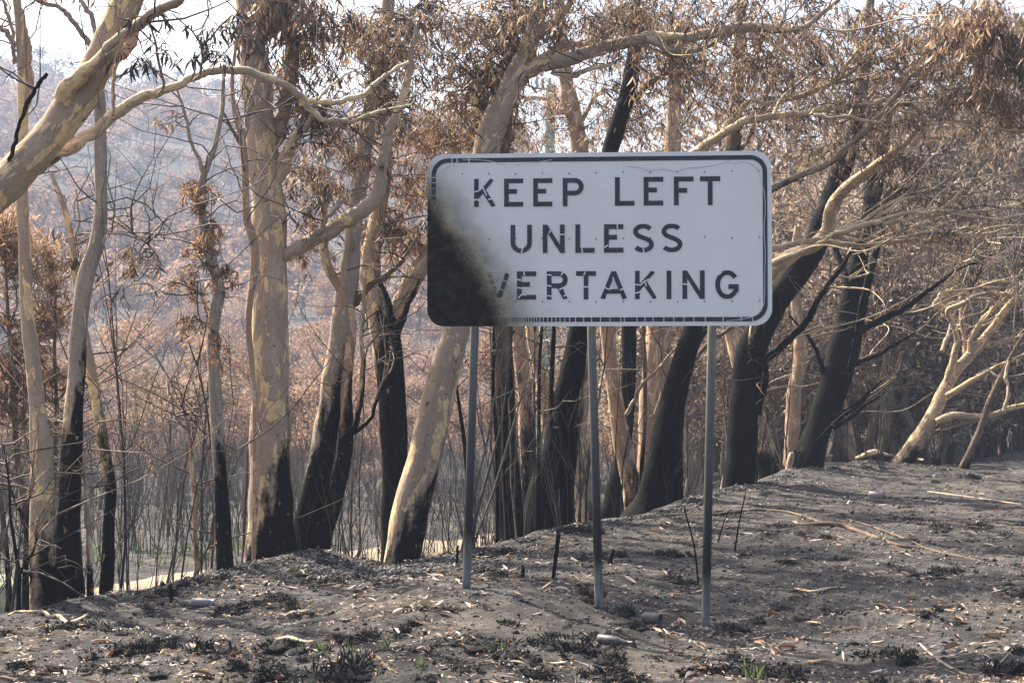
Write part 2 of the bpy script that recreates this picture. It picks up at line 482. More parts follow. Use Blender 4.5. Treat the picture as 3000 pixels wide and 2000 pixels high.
# sandy track behind the bank
def build_path():
    C = np.array([pt(-700, 1730, 17)[:2], pt(-100, 1735, 17.5)[:2], pt(300, 1690, 19)[:2], pt(700, 1640, 21.5)[:2], pt(1100, 1590, 25)[:2], pt(1500, 1540, 29)[:2], pt(1900, 1490, 35)[:2], pt(2300, 1450, 44)[:2]])
    P = catmull(np.c_[C, np.zeros(len(C))], 14)[:, :2]
    T = np.gradient(P, axis=0); T /= np.linalg.norm(T, axis=1)[:, None]
    Nn = np.stack([-T[:, 1], T[:, 0]], 1)
    ws = np.linspace(-1, 1, 9)
    V = []
    for i in range(len(P)):
        for w in ws:
            half = 1.15 + 0.25 * float(vnoise(np.array([i * 0.35]), np.array([w * 0.5 + 3]))[0]) * 2
            q = P[i] + Nn[i] * w * half
            V.append([q[0], q[1], float(terrain(q[0:1], q[1:2], False)[0]) + (0.05 if abs(w) < 0.95 else -0.02)])
    k = len(ws)
    Fq = [[i * k + j, i * k + j + 1, (i + 1) * k + j + 1, (i + 1) * k + j] for i in range(len(P) - 1) for j in range(k - 1)]
    mb = MB(); mb.add(V, Fq)
    return tag(link('path', mb.mesh('path', aname=None), simple('path_sand', [(0.10, 0.08, 0.055), (0.19, 0.15, 0.098), (0.27, 0.215, 0.14)], 2.5, 0.95, 0.6, 0.03)), kind='structure')
build_path()

# ------------------------------------------------------------------ the burnt sign
M_SOOTPOST = None
def post_material():
    t = NT('galvanised_post')
    z = t.n('ShaderNodeSeparateXYZ'); t.l(t.n('ShaderNodeTexCoord').outputs['Object'], z.inputs[0])
    nz = t.noise(t.map(t.n('ShaderNodeTexCoord').outputs['Object'], (8, 8, 1.2)), 4, 3)
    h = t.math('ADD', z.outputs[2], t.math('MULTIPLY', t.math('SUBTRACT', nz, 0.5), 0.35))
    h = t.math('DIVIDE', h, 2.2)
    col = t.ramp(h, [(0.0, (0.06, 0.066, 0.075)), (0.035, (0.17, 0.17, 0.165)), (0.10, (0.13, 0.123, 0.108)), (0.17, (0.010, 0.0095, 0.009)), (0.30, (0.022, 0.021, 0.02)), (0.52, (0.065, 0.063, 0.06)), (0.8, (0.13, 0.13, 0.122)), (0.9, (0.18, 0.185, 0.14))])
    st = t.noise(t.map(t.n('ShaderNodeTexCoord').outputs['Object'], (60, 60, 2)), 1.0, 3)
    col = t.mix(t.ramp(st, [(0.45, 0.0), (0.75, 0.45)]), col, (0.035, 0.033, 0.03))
    return t.done(t.bsdf(col, 0.75, st, 0.15, 0.002, 0.0, 0.25))

SIGN_W, SIGN_H = 2.4, 1.212
def rounded_rect(w, h, r, k=10):
    pts = []
    for cx, cy, a0 in ((w / 2 - r, h / 2 - r, 0), (-w / 2 + r, h / 2 - r, 90), (-w / 2 + r, -h / 2 + r, 180), (w / 2 - r, -h / 2 + r, 270)):
        for i in range(k + 1):
            a = math.radians(a0 + 90 * i / k)
            pts.append((cx + r * math.cos(a), cy + r * math.sin(a)))
    return np.array(pts)

def soot_s(x, y):
    """distance to the right of the edge of the burnt corner; x, y in metres from the sign's lower left"""
    xb = np.interp(y, [0.0, 0.18, 0.325, 0.46, 0.6, 0.675, 0.78, 0.9, 1.21], [0.455, 0.385, 0.305, 0.225, 0.135, 0.07, 0.0, -0.08, -0.34])
    return (x - xb)

def letter_paths():
    """strokes on a 0..1 high grid (centre lines) per letter, with the letter's width"""
    s = 0.085
    def arc(cx, cy, rx, ry, a0, a1, n=14):
        return [(cx + rx * math.cos(math.radians(a)), cy + ry * math.sin(math.radians(a))) for a in np.linspace(a0, a1, n)]
    L = {}
    L['E'] = (0.68, [[(s, 0), (s, 1)], [(0, 1 - s), (0.68, 1 - s)], [(0, 0.54), (0.46, 0.54)], [(0, s), (0.68, s)]])
    L['F'] = (0.68, [[(s, 0), (s, 1)], [(0, 1 - s), (0.68, 1 - s)], [(0, 0.52), (0.46, 0.52)]])
    L['L'] = (0.68, [[(s, 0), (s, 1)], [(0, s), (0.68, s)]])
    L['T'] = (0.70, [[(0.35, 0), (0.35, 1)], [(0, 1 - s), (0.70, 1 - s)]])
    L['I'] = (0.17, [[(s, 0), (s, 1)]])
    L['K'] = (0.76, [[(s, 0), (s, 1)], [(0.64, 1.0), (0.12, 0.36)], [(0.32, 0.62), (0.70, 0.0)]])
    L['P'] = (0.74, [[(s, 0), (s, 1)], [(0, 1 - s), (0.42, 1 - s)] + arc(0.42, 0.69, 0.235, 0.225, 90, -90) + [(0, 0.465)]])
    L['R'] = (0.74, [[(s, 0), (s, 1)], [(0, 1 - s), (0.42, 1 - s)] + arc(0.42, 0.70, 0.235, 0.215, 90, -90) + [(0, 0.485)], [(0.42, 0.48), (0.66, 0.0)]])
    L['U'] = (0.76, [[(s, 1), (s, 0.38)] + arc(0.38, 0.38, 0.295, 0.30, 180, 360, 18) + [(0.76 - s, 1)]])
    L['N'] = (0.78, [[(s, 0), (s, 1)], [(0.78 - s, 0), (0.78 - s, 1)], [(0.09, 1.0), (0.69, 0.0)]])
    L['S'] = (0.76, [arc(0.38, 0.735, 0.275, 0.19, 28, 200, 14) + [(0.20, 0.585), (0.50, 0.465)] + arc(0.38, 0.275, 0.29, 0.20, 45, -152, 18)])
    L['V'] = (0.84, [[(0.09, 1.0), (0.42, 0.02)], [(0.75, 1.0), (0.42, 0.02)]])
    L['A'] = (0.96, [[(0.09, 0.0), (0.48, 0.98)], [(0.87, 0.0), (0.48, 0.98)], [(0.2, 0.28), (0.76, 0.28)]])
    L['G'] = (0.82, [arc(0.42, 0.5, 0.335, 0.425, 35, 322, 30) + [(0.735, 0.30), (0.735, 0.44)], [(0.46, 0.43), (0.82, 0.43)]])
    return L

def stroke(P, w):
    """2-D ribbon of width w along P -> vertices, quads"""
    P = np.asarray(P, float)
    T = np.gradient(P, axis=0) if len(P) > 2 else np.repeat((P[1:] - P[:1]), 2, 0)
    if len(P) > 2:
        d = np.diff(P, axis=0); d /= np.linalg.norm(d, axis=1)[:, None] + 1e-9
        T = np.vstack([d[:1], d[:-1] + d[1:], d[-1:]])
    T = T / (np.linalg.norm(T, axis=1)[:, None] + 1e-9)
    N = np.stack([-T[:, 1], T[:, 0]], 1) * w / 2
    V = np.concatenate([P + N, P - N])
    k = len(P)
    return V, [[i, i + k, i + k + 1, i + 1] for i in range(k - 1)]

def build_sign():
    cL = pt(1252, 700, 9.92); cR = pt(2261, 700, 9.75)
    u = cR - cL; yaw = math.atan2(u[1], u[0])
    c = (cL + cR) / 2
    top = pt(1756, 446, 9.83)[2]; bot = pt(1756, 955, 9.83)[2]
    W = math.hypot(u[0], u[1]); H = top - bot
    cz = (top + bot) / 2
    zg = gz(c[0], c[1])
    root = empty('road_sign', (c[0], c[1], zg), 'large white KEEP LEFT UNLESS OVERTAKING road sign with one burnt corner', 'road sign')
    root.rotation_euler = (0, 0, yaw)
    zc = cz - zg
    # local: x right, y away from camera, z up; front face at y = 0
    # --- face sheet, a dense grid inside the rounded rectangle
    rr = 0.12
    nx, nz = 241, 122
    xs = np.linspace(-W / 2, W / 2, nx); zs = np.linspace(-H / 2, H / 2, nz)
    X, Z = np.meshgrid(xs, zs)
    # pull grid corners onto the round corners
    def clampround(X, Z):
        ax = np.abs(X) - (W / 2 - rr); az_ = np.abs(Z) - (H / 2 - rr)
        m = (ax > 0) & (az_ > 0)
        d = np.hypot(ax, az_); mx = np.maximum(ax, az_)
        k = np.where(m & (d > 0), mx / np.where(d > 0, d, 1), 1.0)
        X2 = np.where(m, np.sign(X) * ((W / 2 - rr) + ax * k), X)
        Z2 = np.where(m, np.sign(Z) * ((H / 2 - rr) + az_ * k), Z)
        return X2, Z2
    X, Z = clampround(X, Z)
    s = soot_s(X + W / 2, Z + H / 2)
    s = s + 0.05 * vnoise(X * 7, Z * 7, 3) + 0.03 * vnoise(X * 19, Z * 19, 4)
    warp = 0.004 * vnoise(X * 2.2, Z * 2.2, 8) + 0.0022 * vnoise(X * 9, Z * 9, 9) * np.exp(-np.abs(s) / 0.12)
    V = np.stack([X, warp - 0.004, Z + zc], -1).reshape(-1, 3)
    i = np.arange(nz - 1)[:, None] * nx; j = np.arange(nx - 1)[None, :]
    Fq = np.stack([i + j, i + j + 1, i + nx + j + 1, i + nx + j], -1).reshape(-1, 4)
    mb = MB(); mb.add(V, Fq, s.ravel())
    t = NT('sign_face')
    p = t.n('ShaderNodeTexCoord').outputs['Object']
    sa = t.attr('rnd')
    n1 = t.noise(p, 6, 4, 0.6); n2 = t.noise(p, 45, 3, 0.65); n3 = t.noise(p, 120, 2, 0.6)
    sj = t.math('ADD', sa, t.math('MULTIPLY', t.math('SUBTRACT', n2, 0.5), 0.10))
    sj2 = t.math('ADD', sa, t.math('MULTIPLY', t.math('SUBTRACT', n1, 0.5), 0.22))
    clean = t.mix(t.ramp(t.noise(p, 1.6, 4), [(0.35, 0.0), (0.7, 1.0)]), (0.63, 0.615, 0.58), (0.70, 0.685, 0.645))
    clean = t.mix(t.ramp(t.noise(t.map(p, (1, 1, 1), (3, 3, 3)), 26, 3), [(0.70, 0.0), (0.78, 0.35)]), clean, (0.32, 0.31, 0.29))
    # yellow-grey smoke beyond the blistered edge
    col = t.mix(t.ramp(t.math('MULTIPLY', sj2, 1.0), [(0.10, 0.95), (0.24, 0.62), (0.36, 0.28), (0.56, 0.0)]), clean, (0.25, 0.22, 0.145))
    gz_ = t.math('MULTIPLY', t.ramp(sj2, [(0.13, 0.0), (0.2, 0.85), (0.36, 0.0)]), t.ramp(n1, [(0.4, 0.0), (0.6, 1.0)]))
    col = t.mix(gz_, col, (0.16, 0.16, 0.155))
    tan = t.ramp(n3, [(0.3, (0.12, 0.09, 0.06)), (0.65, (0.27, 0.215, 0.145))])
    col = t.mix(t.ramp(sj, [(0.08, 1.0), (0.19, 0.0)]), col, tan)
    blk = t.ramp(t.noise(p, 14, 4, 0.55), [(0.3, (0.006, 0.005, 0.005)), (0.55, (0.018, 0.0145, 0.012)), (0.75, (0.06, 0.045, 0.031))])
    sj3 = t.math('ADD', sa, t.math('MULTIPLY', t.math('SUBTRACT', t.noise(p, 40, 3, 0.6), 0.5), 0.11))
    col = t.mix(t.ramp(sj3, [(-0.0, 1.0), (0.035, 0.8), (0.075, 0.45), (0.14, 0.0)]), col, blk)
    blister = t.math('MULTIPLY', n3, t.ramp(sa, [(0.0, 1.0), (0.18, 0.0)]))
    face = link('face_sheet', mb.mesh('face_sheet'), t.done(t.bsdf(col, t.ramp(sa, [(0.0, 0.85), (0.2, 0.5)]), blister, 1.0, 0.012, spec=0.15)), root)
    # --- backing panel with thickness
    ring = rounded_rect(W, H, rr)
    n = len(ring)
    mb = MB()
    Vf = np.c_[ring[:, 0], np.full(n, -0.002), ring[:, 1] + zc]; Vb = np.c_[ring[:, 0], np.full(n, 0.022), ring[:, 1] + zc]
    mb.add(np.vstack([Vf, Vb]), [[i, (i + 1) % n, n + (i + 1) % n, n + i] for i in range(n)])
    mb.add(Vb, [list(range(n))[::-1]])
    alu = simple('sign_aluminium', [(0.22, 0.22, 0.21), (0.42, 0.42, 0.42)], 5, 0.5, 0.1, 0.003, 0.5)
    link('panel', mb.mesh('panel', smooth=False, aname=None), alu, root)
    for zz in (-0.38, 0.0, 0.38):
        mb = MB(); mb.box((0, 0.034, zc + zz), (W - 0.12, 0.022, 0.05))
        link('stiffener', mb.mesh('stiffener', smooth=False, aname=None), alu, root)
    # --- black paint film
    tb = NT('sign_black_film')
    pb = tb.n('ShaderNodeTexCoord').outputs['Object']
    M_BLACK = tb.done(tb.bsdf(tb.ramp(tb.noise(pb, 20, 4), [(0.3, (0.018, 0.02, 0.026)), (0.7, (0.036, 0.038, 0.046))]), 0.5, tb.noise(pb, 60, 2), 0.2, 0.002))
    ty = NT('sign_scorched_film')
    py_ = ty.n('ShaderNodeTexCoord').outputs['Object']
    M_SCORCH = ty.done(ty.bsdf(ty.ramp(ty.noise(py_, 50, 4, 0.7), [(0.35, (0.05, 0.047, 0.04)), (0.52, (0.11, 0.10, 0.075)), (0.66, (0.27, 0.25, 0.18))]), 0.8))
    M_WHITE = simple('sign_bare_white', [(0.58, 0.6, 0.62), (0.68, 0.69, 0.70)], 12, 0.6, 0.1, 0.001)
    def film(name, polys, mat, y=-0.0075, th=0.0015):
        mb = MB()
        for V2, Fs in polys:
            V2 = np.asarray(V2); k = len(V2)
            Va = np.c_[V2[:, 0], np.full(k, y), V2[:, 1] + zc]; Vb_ = np.c_[V2[:, 0], np.full(k, y + th + 0.003), V2[:, 1] + zc]
            mb.add(Va, Fs)
            mb.add(Vb_, [f[::-1] for f in Fs])
            # rim
            ed = {}
            for f in Fs:
                for a, b in zip(f, f[1:] + f[:1]): ed[(a, b)] = ed.get((a, b), 0) + 1
            rim = [(a, b) for (a, b) in ed if (b, a) not in ed]
            if rim:
                mb.add(np.vstack([Va, Vb_]), [[b, a, a + k, b + k] for a, b in rim])
        return link(name, mb.mesh(name, smooth=False, aname=None), mat, root)
    # pixel -> sign-local
    m_per_px = W / 1009.0
    def loc(px, py): return ((px - 1756.5) * m_per_px, (700.5 - py) * m_per_px)
    LP = letter_paths()
    def place(ch, px, ytop, ybot, ywid=None, mat=M_BLACK):
        w0, strokes = LP[ch]
        x0, zt = loc(px, ytop); _, zb = loc(px, ybot)
        hgt = zt - zb
        polys = []
        for k, S in enumerate(strokes):
            P = np.array(S) * hgt + np.array([x0, zb])
            V2, Fs = stroke(P, 0.165 * hgt)
            V2[:, 1] = np.clip(V2[:, 1], zb, zt)
            # overlapping strokes of one letter sit a hair apart in depth
            polys.append((V2, Fs, k))
        mb_polys = []
        mb = MB()
        for V2, Fs, k in polys:
            kk = len(V2); y = -0.0078 - 0.0004 * k
            Va = np.c_[V2[:, 0], np.full(kk, y), V2[:, 1] + zc]; Vb_ = np.c_[V2[:, 0], np.full(kk, -0.003), V2[:, 1] + zc]
            mb.add(Va, Fs)
            ed = {}
            for f in Fs:
                for a, b in zip(f, f[1:] + f[:1]): ed[(a, b)] = 1
            rim = [(a, b) for (a, b) in ed if (b, a) not in ed]
            mb.add(np.vstack([Va, Vb_]), [[b, a, a + kk, b + kk] for a, b in rim])
        o = link('letter', mb.mesh('letter', smooth=False, aname=None), mat, root)
        return o
    # rows: left pixel of each letter, measured on the photograph
    for ch, x in zip('KEEP', (1391, 1480, 1566, 1653)): place(ch, x, 520, 603)
    for ch, x in zip('LEFT', (1806, 1890, 1978, 2054)): place(ch, x, 519, 603)
    for ch, x in zip('UNLESS', (1499, 1594, 1690, 1774, 1857, 1940)): place(ch, x, 657, 740)
    for ch, x in zip('ERTAKING', (1518, 1606, 1692, 1762, 1864, 1956, 2002, 2097)): place(ch, x, 794, 877)
    # the first legible letter of the last row is half burnt away: its two limbs in broken pieces
    for a, b in (((1435, 797), (1440, 812)), ((1441, 816), (1447, 834)), ((1448, 838), (1457, 856)), ((1458, 859), (1464, 870)),
                 ((1466, 870), (1473, 850)), ((1475, 846), (1481, 824)), ((1483, 820), (1490, 800))):
        V2, Fs = stroke([loc(*a), loc(*b)], 0.030)
        o = film('letter', [(V2, Fs)], M_SCORCH if a[0] < 1462 else M_BLACK)
        o['label'] = 'broken scorched piece of a letter'
    # cracks where the black film has shrunk apart
    cracks = [[(1392, 558), (1404, 556), (1418, 545)], [(1418, 545), (1422, 555), (1428, 570)], [(1391, 583), (1400, 581), (1406, 585)], [(1433, 581), (1448, 579)],
              [(1536, 722), (1531, 740)], [(1612, 682), (1617, 674), (1625, 670)], [(1645, 686), (1660, 686)], [(1709, 728), (1711, 742)], [(1538, 795), (1541, 806)],
              [(1519, 818), (1532, 820)], [(1519, 842), (1536, 844)], [(1522, 872), (1532, 862), (1546, 864)], [(1606, 804), (1620, 806)], [(1606, 836), (1620, 838)],
              [(1608, 866), (1622, 868)], [(1648, 806), (1654, 797)], [(1642, 848), (1656, 842)], [(1656, 868), (1664, 862)], [(1714, 806), (1719, 796)], [(1712, 840), (1730, 841)],
              [(1776, 842), (1786, 848), (1798, 846)], [(1820, 850), (1832, 846)], [(1800, 812), (1804, 840)], [(1865, 834), (1880, 836), (1892, 825), (1906, 818)], [(1892, 825), (1898, 840)],
              [(1865, 860), (1878, 856)], [(2004, 833), (2016, 835)], [(2104, 808), (2116, 800)], [(1813, 657), (1813, 670)], [(1775, 726), (1786, 718)], [(1889, 729), (1890, 741)]]
    for ck in cracks:
        P = np.array([loc(*q) for q in ck])
        V2, Fs = stroke(P, 0.0085)
        film('film_crack', [(V2, Fs)], M_WHITE, y=-0.0108)
    # border line: a rounded-rectangle strip, whole along the top and right, broken along the bottom and lower left
    off, bw = 0.030, 0.031
    cen = rounded_rect(W - 2 * off - bw, H - 2 * off - bw, rr - off * 0.6, 12)
    cen = np.vstack([cen, cen[:1]])
    # ring runs: right-top corner -> top -> left-top -> left -> left-bottom -> bottom -> right-bottom -> right
    seg = np.concatenate([[0], np.cumsum(np.linalg.norm(np.diff(cen, axis=0), axis=1))])
    def at(sv): return np.stack([np.interp(sv, seg, cen[:, 0]), np.interp(sv, seg, cen[:, 1])], -1)
    def run_s(x, z):   # arclength of the nearest ring point
        sv = np.linspace(0, seg[-1], 4000); q = at(sv)
        return sv[np.argmin((q[:, 0] - x) ** 2 + (q[:, 1] - z) ** 2)]
    def piece(s0, s1, mat=M_BLACK):
        ks = seg[(seg > s0) & (seg < s1)]
        V2, Fs = stroke(at(np.concatenate([[s0], ks, [s1]])), bw)
        film('border_line', [(V2, Fs)], mat)
    S = lambda px, py: run_s(*loc(px, py))
    tl = S(1376, 460); gap = 0.004
    cuts_top = [S(1376, 460), S(1341, 460), S(1325, 460)]
    a = S(2175, 940); total = seg[-1]
    # right side, from the bottom right corner up and over the top
    piece(S(2205, 940) + gap, total - 0.0005)
    piece(0.0005, cuts_top[0] - gap)
    piece(cuts_top[0] + gap, cuts_top[1] - gap); piece(cuts_top[1] + gap, cuts_top[2] - gap)
    left = [cuts_top[2], S(1263, 515), S(1263, 530), S(1263, 547), S(1263, 568), S(1263, 585)]
    for s0, s1 in zip(left[:-1], left[1:]): piece(s0 + gap, s1 - gap)
    piece(left[-1] + gap, S(1263, 612), M_SCORCH)
    bx = [1462, 1472, 1480, 1488, 1496, 1503, 1510, 1517, 1524, 1531, 1538, 1545, 1553, 1561, 1569, 1577, 1586, 1596, 1608, 1620, 1632, 1645, 1658, 1673, 1690, 1714, 1737, 1763, 1791, 1823, 1833, 1870, 1893, 1917, 1948, 1977, 2006, 2035, 2068, 2120, 2172, 2205]
    for x0, x1 in zip(bx[:-1], bx[1:]):
        g = 0.0034 if x0 > 1560 else 0.0045
        piece(S(x0, 940) + g, S(x1, 940) - g, M_BLACK if x0 > 1535 else M_SCORCH)
    # wrinkles in the reflective film
    M_WR = simple('sign_film_wrinkle', [(0.5, 0.51, 0.53), (0.62, 0.63, 0.65)], 20, 0.5, 0.1, 0.001)
    Z_ = lambda zx, zy: (1220 + zx / 2.8, 420 + zy / 2.8)
    Zr = lambda zx, zy: (1750 + zx / 2.8, 420 + zy / 2.8)
    for w in ([Z_(155, 255), Z_(190, 215), Z_(240, 185), Z_(300, 158), Z_(350, 132)], [Z_(380, 122), Z_(500, 122), Z_(600, 132), Z_(680, 152), Z_(740, 172)], [Z_(825, 175), Z_(870, 158), Z_(980, 150), Z_(1060, 138), Z_(1120, 128)],
              [Zr(265, 185), Zr(380, 200), Zr(430, 225), Zr(560, 212), Zr(660, 236), Zr(720, 212), Zr(850, 202), Zr(960, 182), Zr(1100, 152)], [Zr(1120, 172), Zr(1220, 160), Zr(1290, 195), Zr(1330, 250), Zr(1345, 330), Zr(1372, 420), Zr(1378, 560), Zr(1368, 700), Zr(1376, 900), Zr(1372, 1100), Zr(1368, 1290), Zr(1340, 1370), Zr(1260, 1430), Zr(1060, 1462)]):
        P = catmull(np.array([[loc(*q)[0], -0.0065, loc(*q)[1] + zc] for q in w]), 6)
        mb = MB(); tube(mb, P, np.full(len(P), 0.0024), 6, seed=1)
        link('film_wrinkle', mb.mesh('film_wrinkle', aname=None), M_WR, root)
    # rivets
    mb0 = MB()
    th = np.arange(8) * math.pi / 4
    mb0.add(np.vstack([np.c_[0.006 * np.cos(th), np.zeros(8), 0.006 * np.sin(th)], np.c_[0.0035 * np.cos(th), np.full(8, -0.004), 0.0035 * np.sin(th)], [[0, -0.005, 0]]]),
            [[i, (i + 1) % 8, 8 + (i + 1) % 8, 8 + i] for i in range(8)])
    mb0.add(np.vstack([np.c_[0.0035 * np.cos(th), np.full(8, -0.004), 0.0035 * np.sin(th)], [[0, -0.005, 0]]]), [[i, (i + 1) % 8, 8] for i in range(8)])
    rv = mb0.mesh('rivet', aname=None); rv.materials.append(simple('rivet_dull', [(0.1, 0.1, 0.1), (0.2, 0.2, 0.2)], 20))
    for yy in (506, 698, 884):
        for k in range(12):
            px = 1356 + k * 79
            if yy == 884 and px < 1500: continue
            x, z = loc(px, yy + random.uniform(-2, 2))
            link('rivet', rv, None, root, (x, -0.006, z + zc))
    # --- posts behind the panel
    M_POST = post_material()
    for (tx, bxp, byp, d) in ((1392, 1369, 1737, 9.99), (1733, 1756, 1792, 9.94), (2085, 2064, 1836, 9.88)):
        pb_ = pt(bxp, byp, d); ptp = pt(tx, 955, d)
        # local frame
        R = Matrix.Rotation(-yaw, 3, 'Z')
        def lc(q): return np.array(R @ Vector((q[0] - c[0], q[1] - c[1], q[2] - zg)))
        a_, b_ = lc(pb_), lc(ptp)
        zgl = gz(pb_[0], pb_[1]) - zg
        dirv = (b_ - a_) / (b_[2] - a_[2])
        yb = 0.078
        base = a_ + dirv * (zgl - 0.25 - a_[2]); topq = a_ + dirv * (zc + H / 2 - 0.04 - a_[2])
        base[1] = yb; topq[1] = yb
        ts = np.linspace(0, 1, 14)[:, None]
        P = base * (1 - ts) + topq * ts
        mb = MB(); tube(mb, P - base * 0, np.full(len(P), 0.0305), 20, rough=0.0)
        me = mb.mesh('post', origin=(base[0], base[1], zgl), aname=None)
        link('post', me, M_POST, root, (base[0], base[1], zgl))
    return root
build_sign()

# ------------------------------------------------------------------ gum trees along the bank
def path3(z, pts, d, d1=None):
    """picture polyline -> world points and radii; pts (x, y, diameter) in the coordinates of zoom z"""
    n = len(pts); out = []; rad = []
    s = ZOOM[z][2]
    for i, q in enumerate(pts):
        dd = d if d1 is None else d + (d1 - d) * (i / max(1, n - 1))
        px, py = zpx(z, q[0], q[1])
        out.append(pt(px, py, dd)); rad.append(q[2] / s / 2.0 / F * dd)
    return np.array(out), np.array(rad)

TREES = []
def smooth_path(P, R, k=6):
    Q = catmull(np.c_[P, R], k)
    return Q[:, :3], np.maximum(Q[:, 3], 0.002)

def foliage(mb_l, mb_t, anchors, C, ext, n, leaf=(0.05, 0.15), per=(6, 13), tone=(0.0, 1.0), droop=0.85, upright=False, wide=0.135, bd=4, sl=1.0):
    """boughs and hanging sprays of leaves filling an ellipsoid, tied to the nearest limbs"""
    nb = max(4, n // bd)
    e = unit(nb) * (RNG.random(nb) ** 0.4)[:, None]
    Bp = C + e * ext
    A = np.asarray(anchors)
    d2 = ((Bp[:, None, :] - A[None]) ** 2).sum(-1)
    a = A[d2.argmin(1)]
    D = Bp - a
    K = 6
    ts = np.linspace(0, 1, K)
    P = a[:, None] + D[:, None] * ts[None, :, None]
    wob = RNG.normal(size=(nb, K, 3)) * 0.05 * np.linalg.norm(D, axis=1)[:, None, None]
    wob[:, 0] = 0
    P = P + wob
    P[:, :, 2] += (np.sin(ts * math.pi) * 0.12)[None] * np.linalg.norm(D, axis=1)[:, None]
    L = np.linalg.norm(D, axis=1)
    R = (0.006 + 0.006 * np.clip(L, 0, 2))[:, None] * (1.0 - 0.72 * ts)[None]
    multi_tube(mb_t, P, R, RNG.random(nb) ** 0.6, 5)
    # sprays
    bi = RNG.integers(0, nb, n); ki = RNG.integers(2, K, n)
    S0 = P[bi, ki]
    dirs = unit(n); dirs[:, 2] = np.abs(dirs[:, 2]) * (0.9 if upright else 0.4) + (0.5 if upright else -0.15)
    dirs /= np.linalg.norm(dirs, axis=1)[:, None]
    Ls = sl * RNG.uniform(0.3, 0.85, n) * min(1.0, ext.max() * 1.1)
    ts = np.linspace(0, 1, 5)
    SP_ = S0[:, None] + dirs[:, None] * (Ls[:, None] * ts[None])[:, :, None]
    if not upright:
        SP_[:, :, 2] -= (Ls[:, None] * 0.55 * ts[None] ** 2)
    SP_ += RNG.normal(size=SP_.shape) * 0.012
    multi_tube(mb_t, SP_, np.tile(np.linspace(0.0045, 0.0018, 5), (n, 1)), RNG.random(n), 3)
    m = RNG.integers(per[0], per[1], n)
    idx = np.repeat(np.arange(n), m); N = len(idx)
    tt = RNG.random(N) ** 0.7 * 4; k0 = np.minimum(tt.astype(int), 3); fr = (tt - k0)[:, None]
    base = SP_[idx, k0] * (1 - fr) + SP_[idx, k0 + 1] * fr
    ld = unit(N) * 0.62
    if upright: ld[:, 2] += 0.35
    else: ld[:, 2] -= droop
    spray_tone = RNG.uniform(tone[0], tone[1], n)
    col = np.clip(spray_tone[idx] * 0.65 + 0.35 * RNG.uniform(tone[0], tone[1], N), 0, 1)
    le = RNG.uniform(leaf[0], leaf[1], N)
    kites(mb_l, base, ld, le, le * RNG.uniform(wide * 0.8, wide * 1.4, N), col)

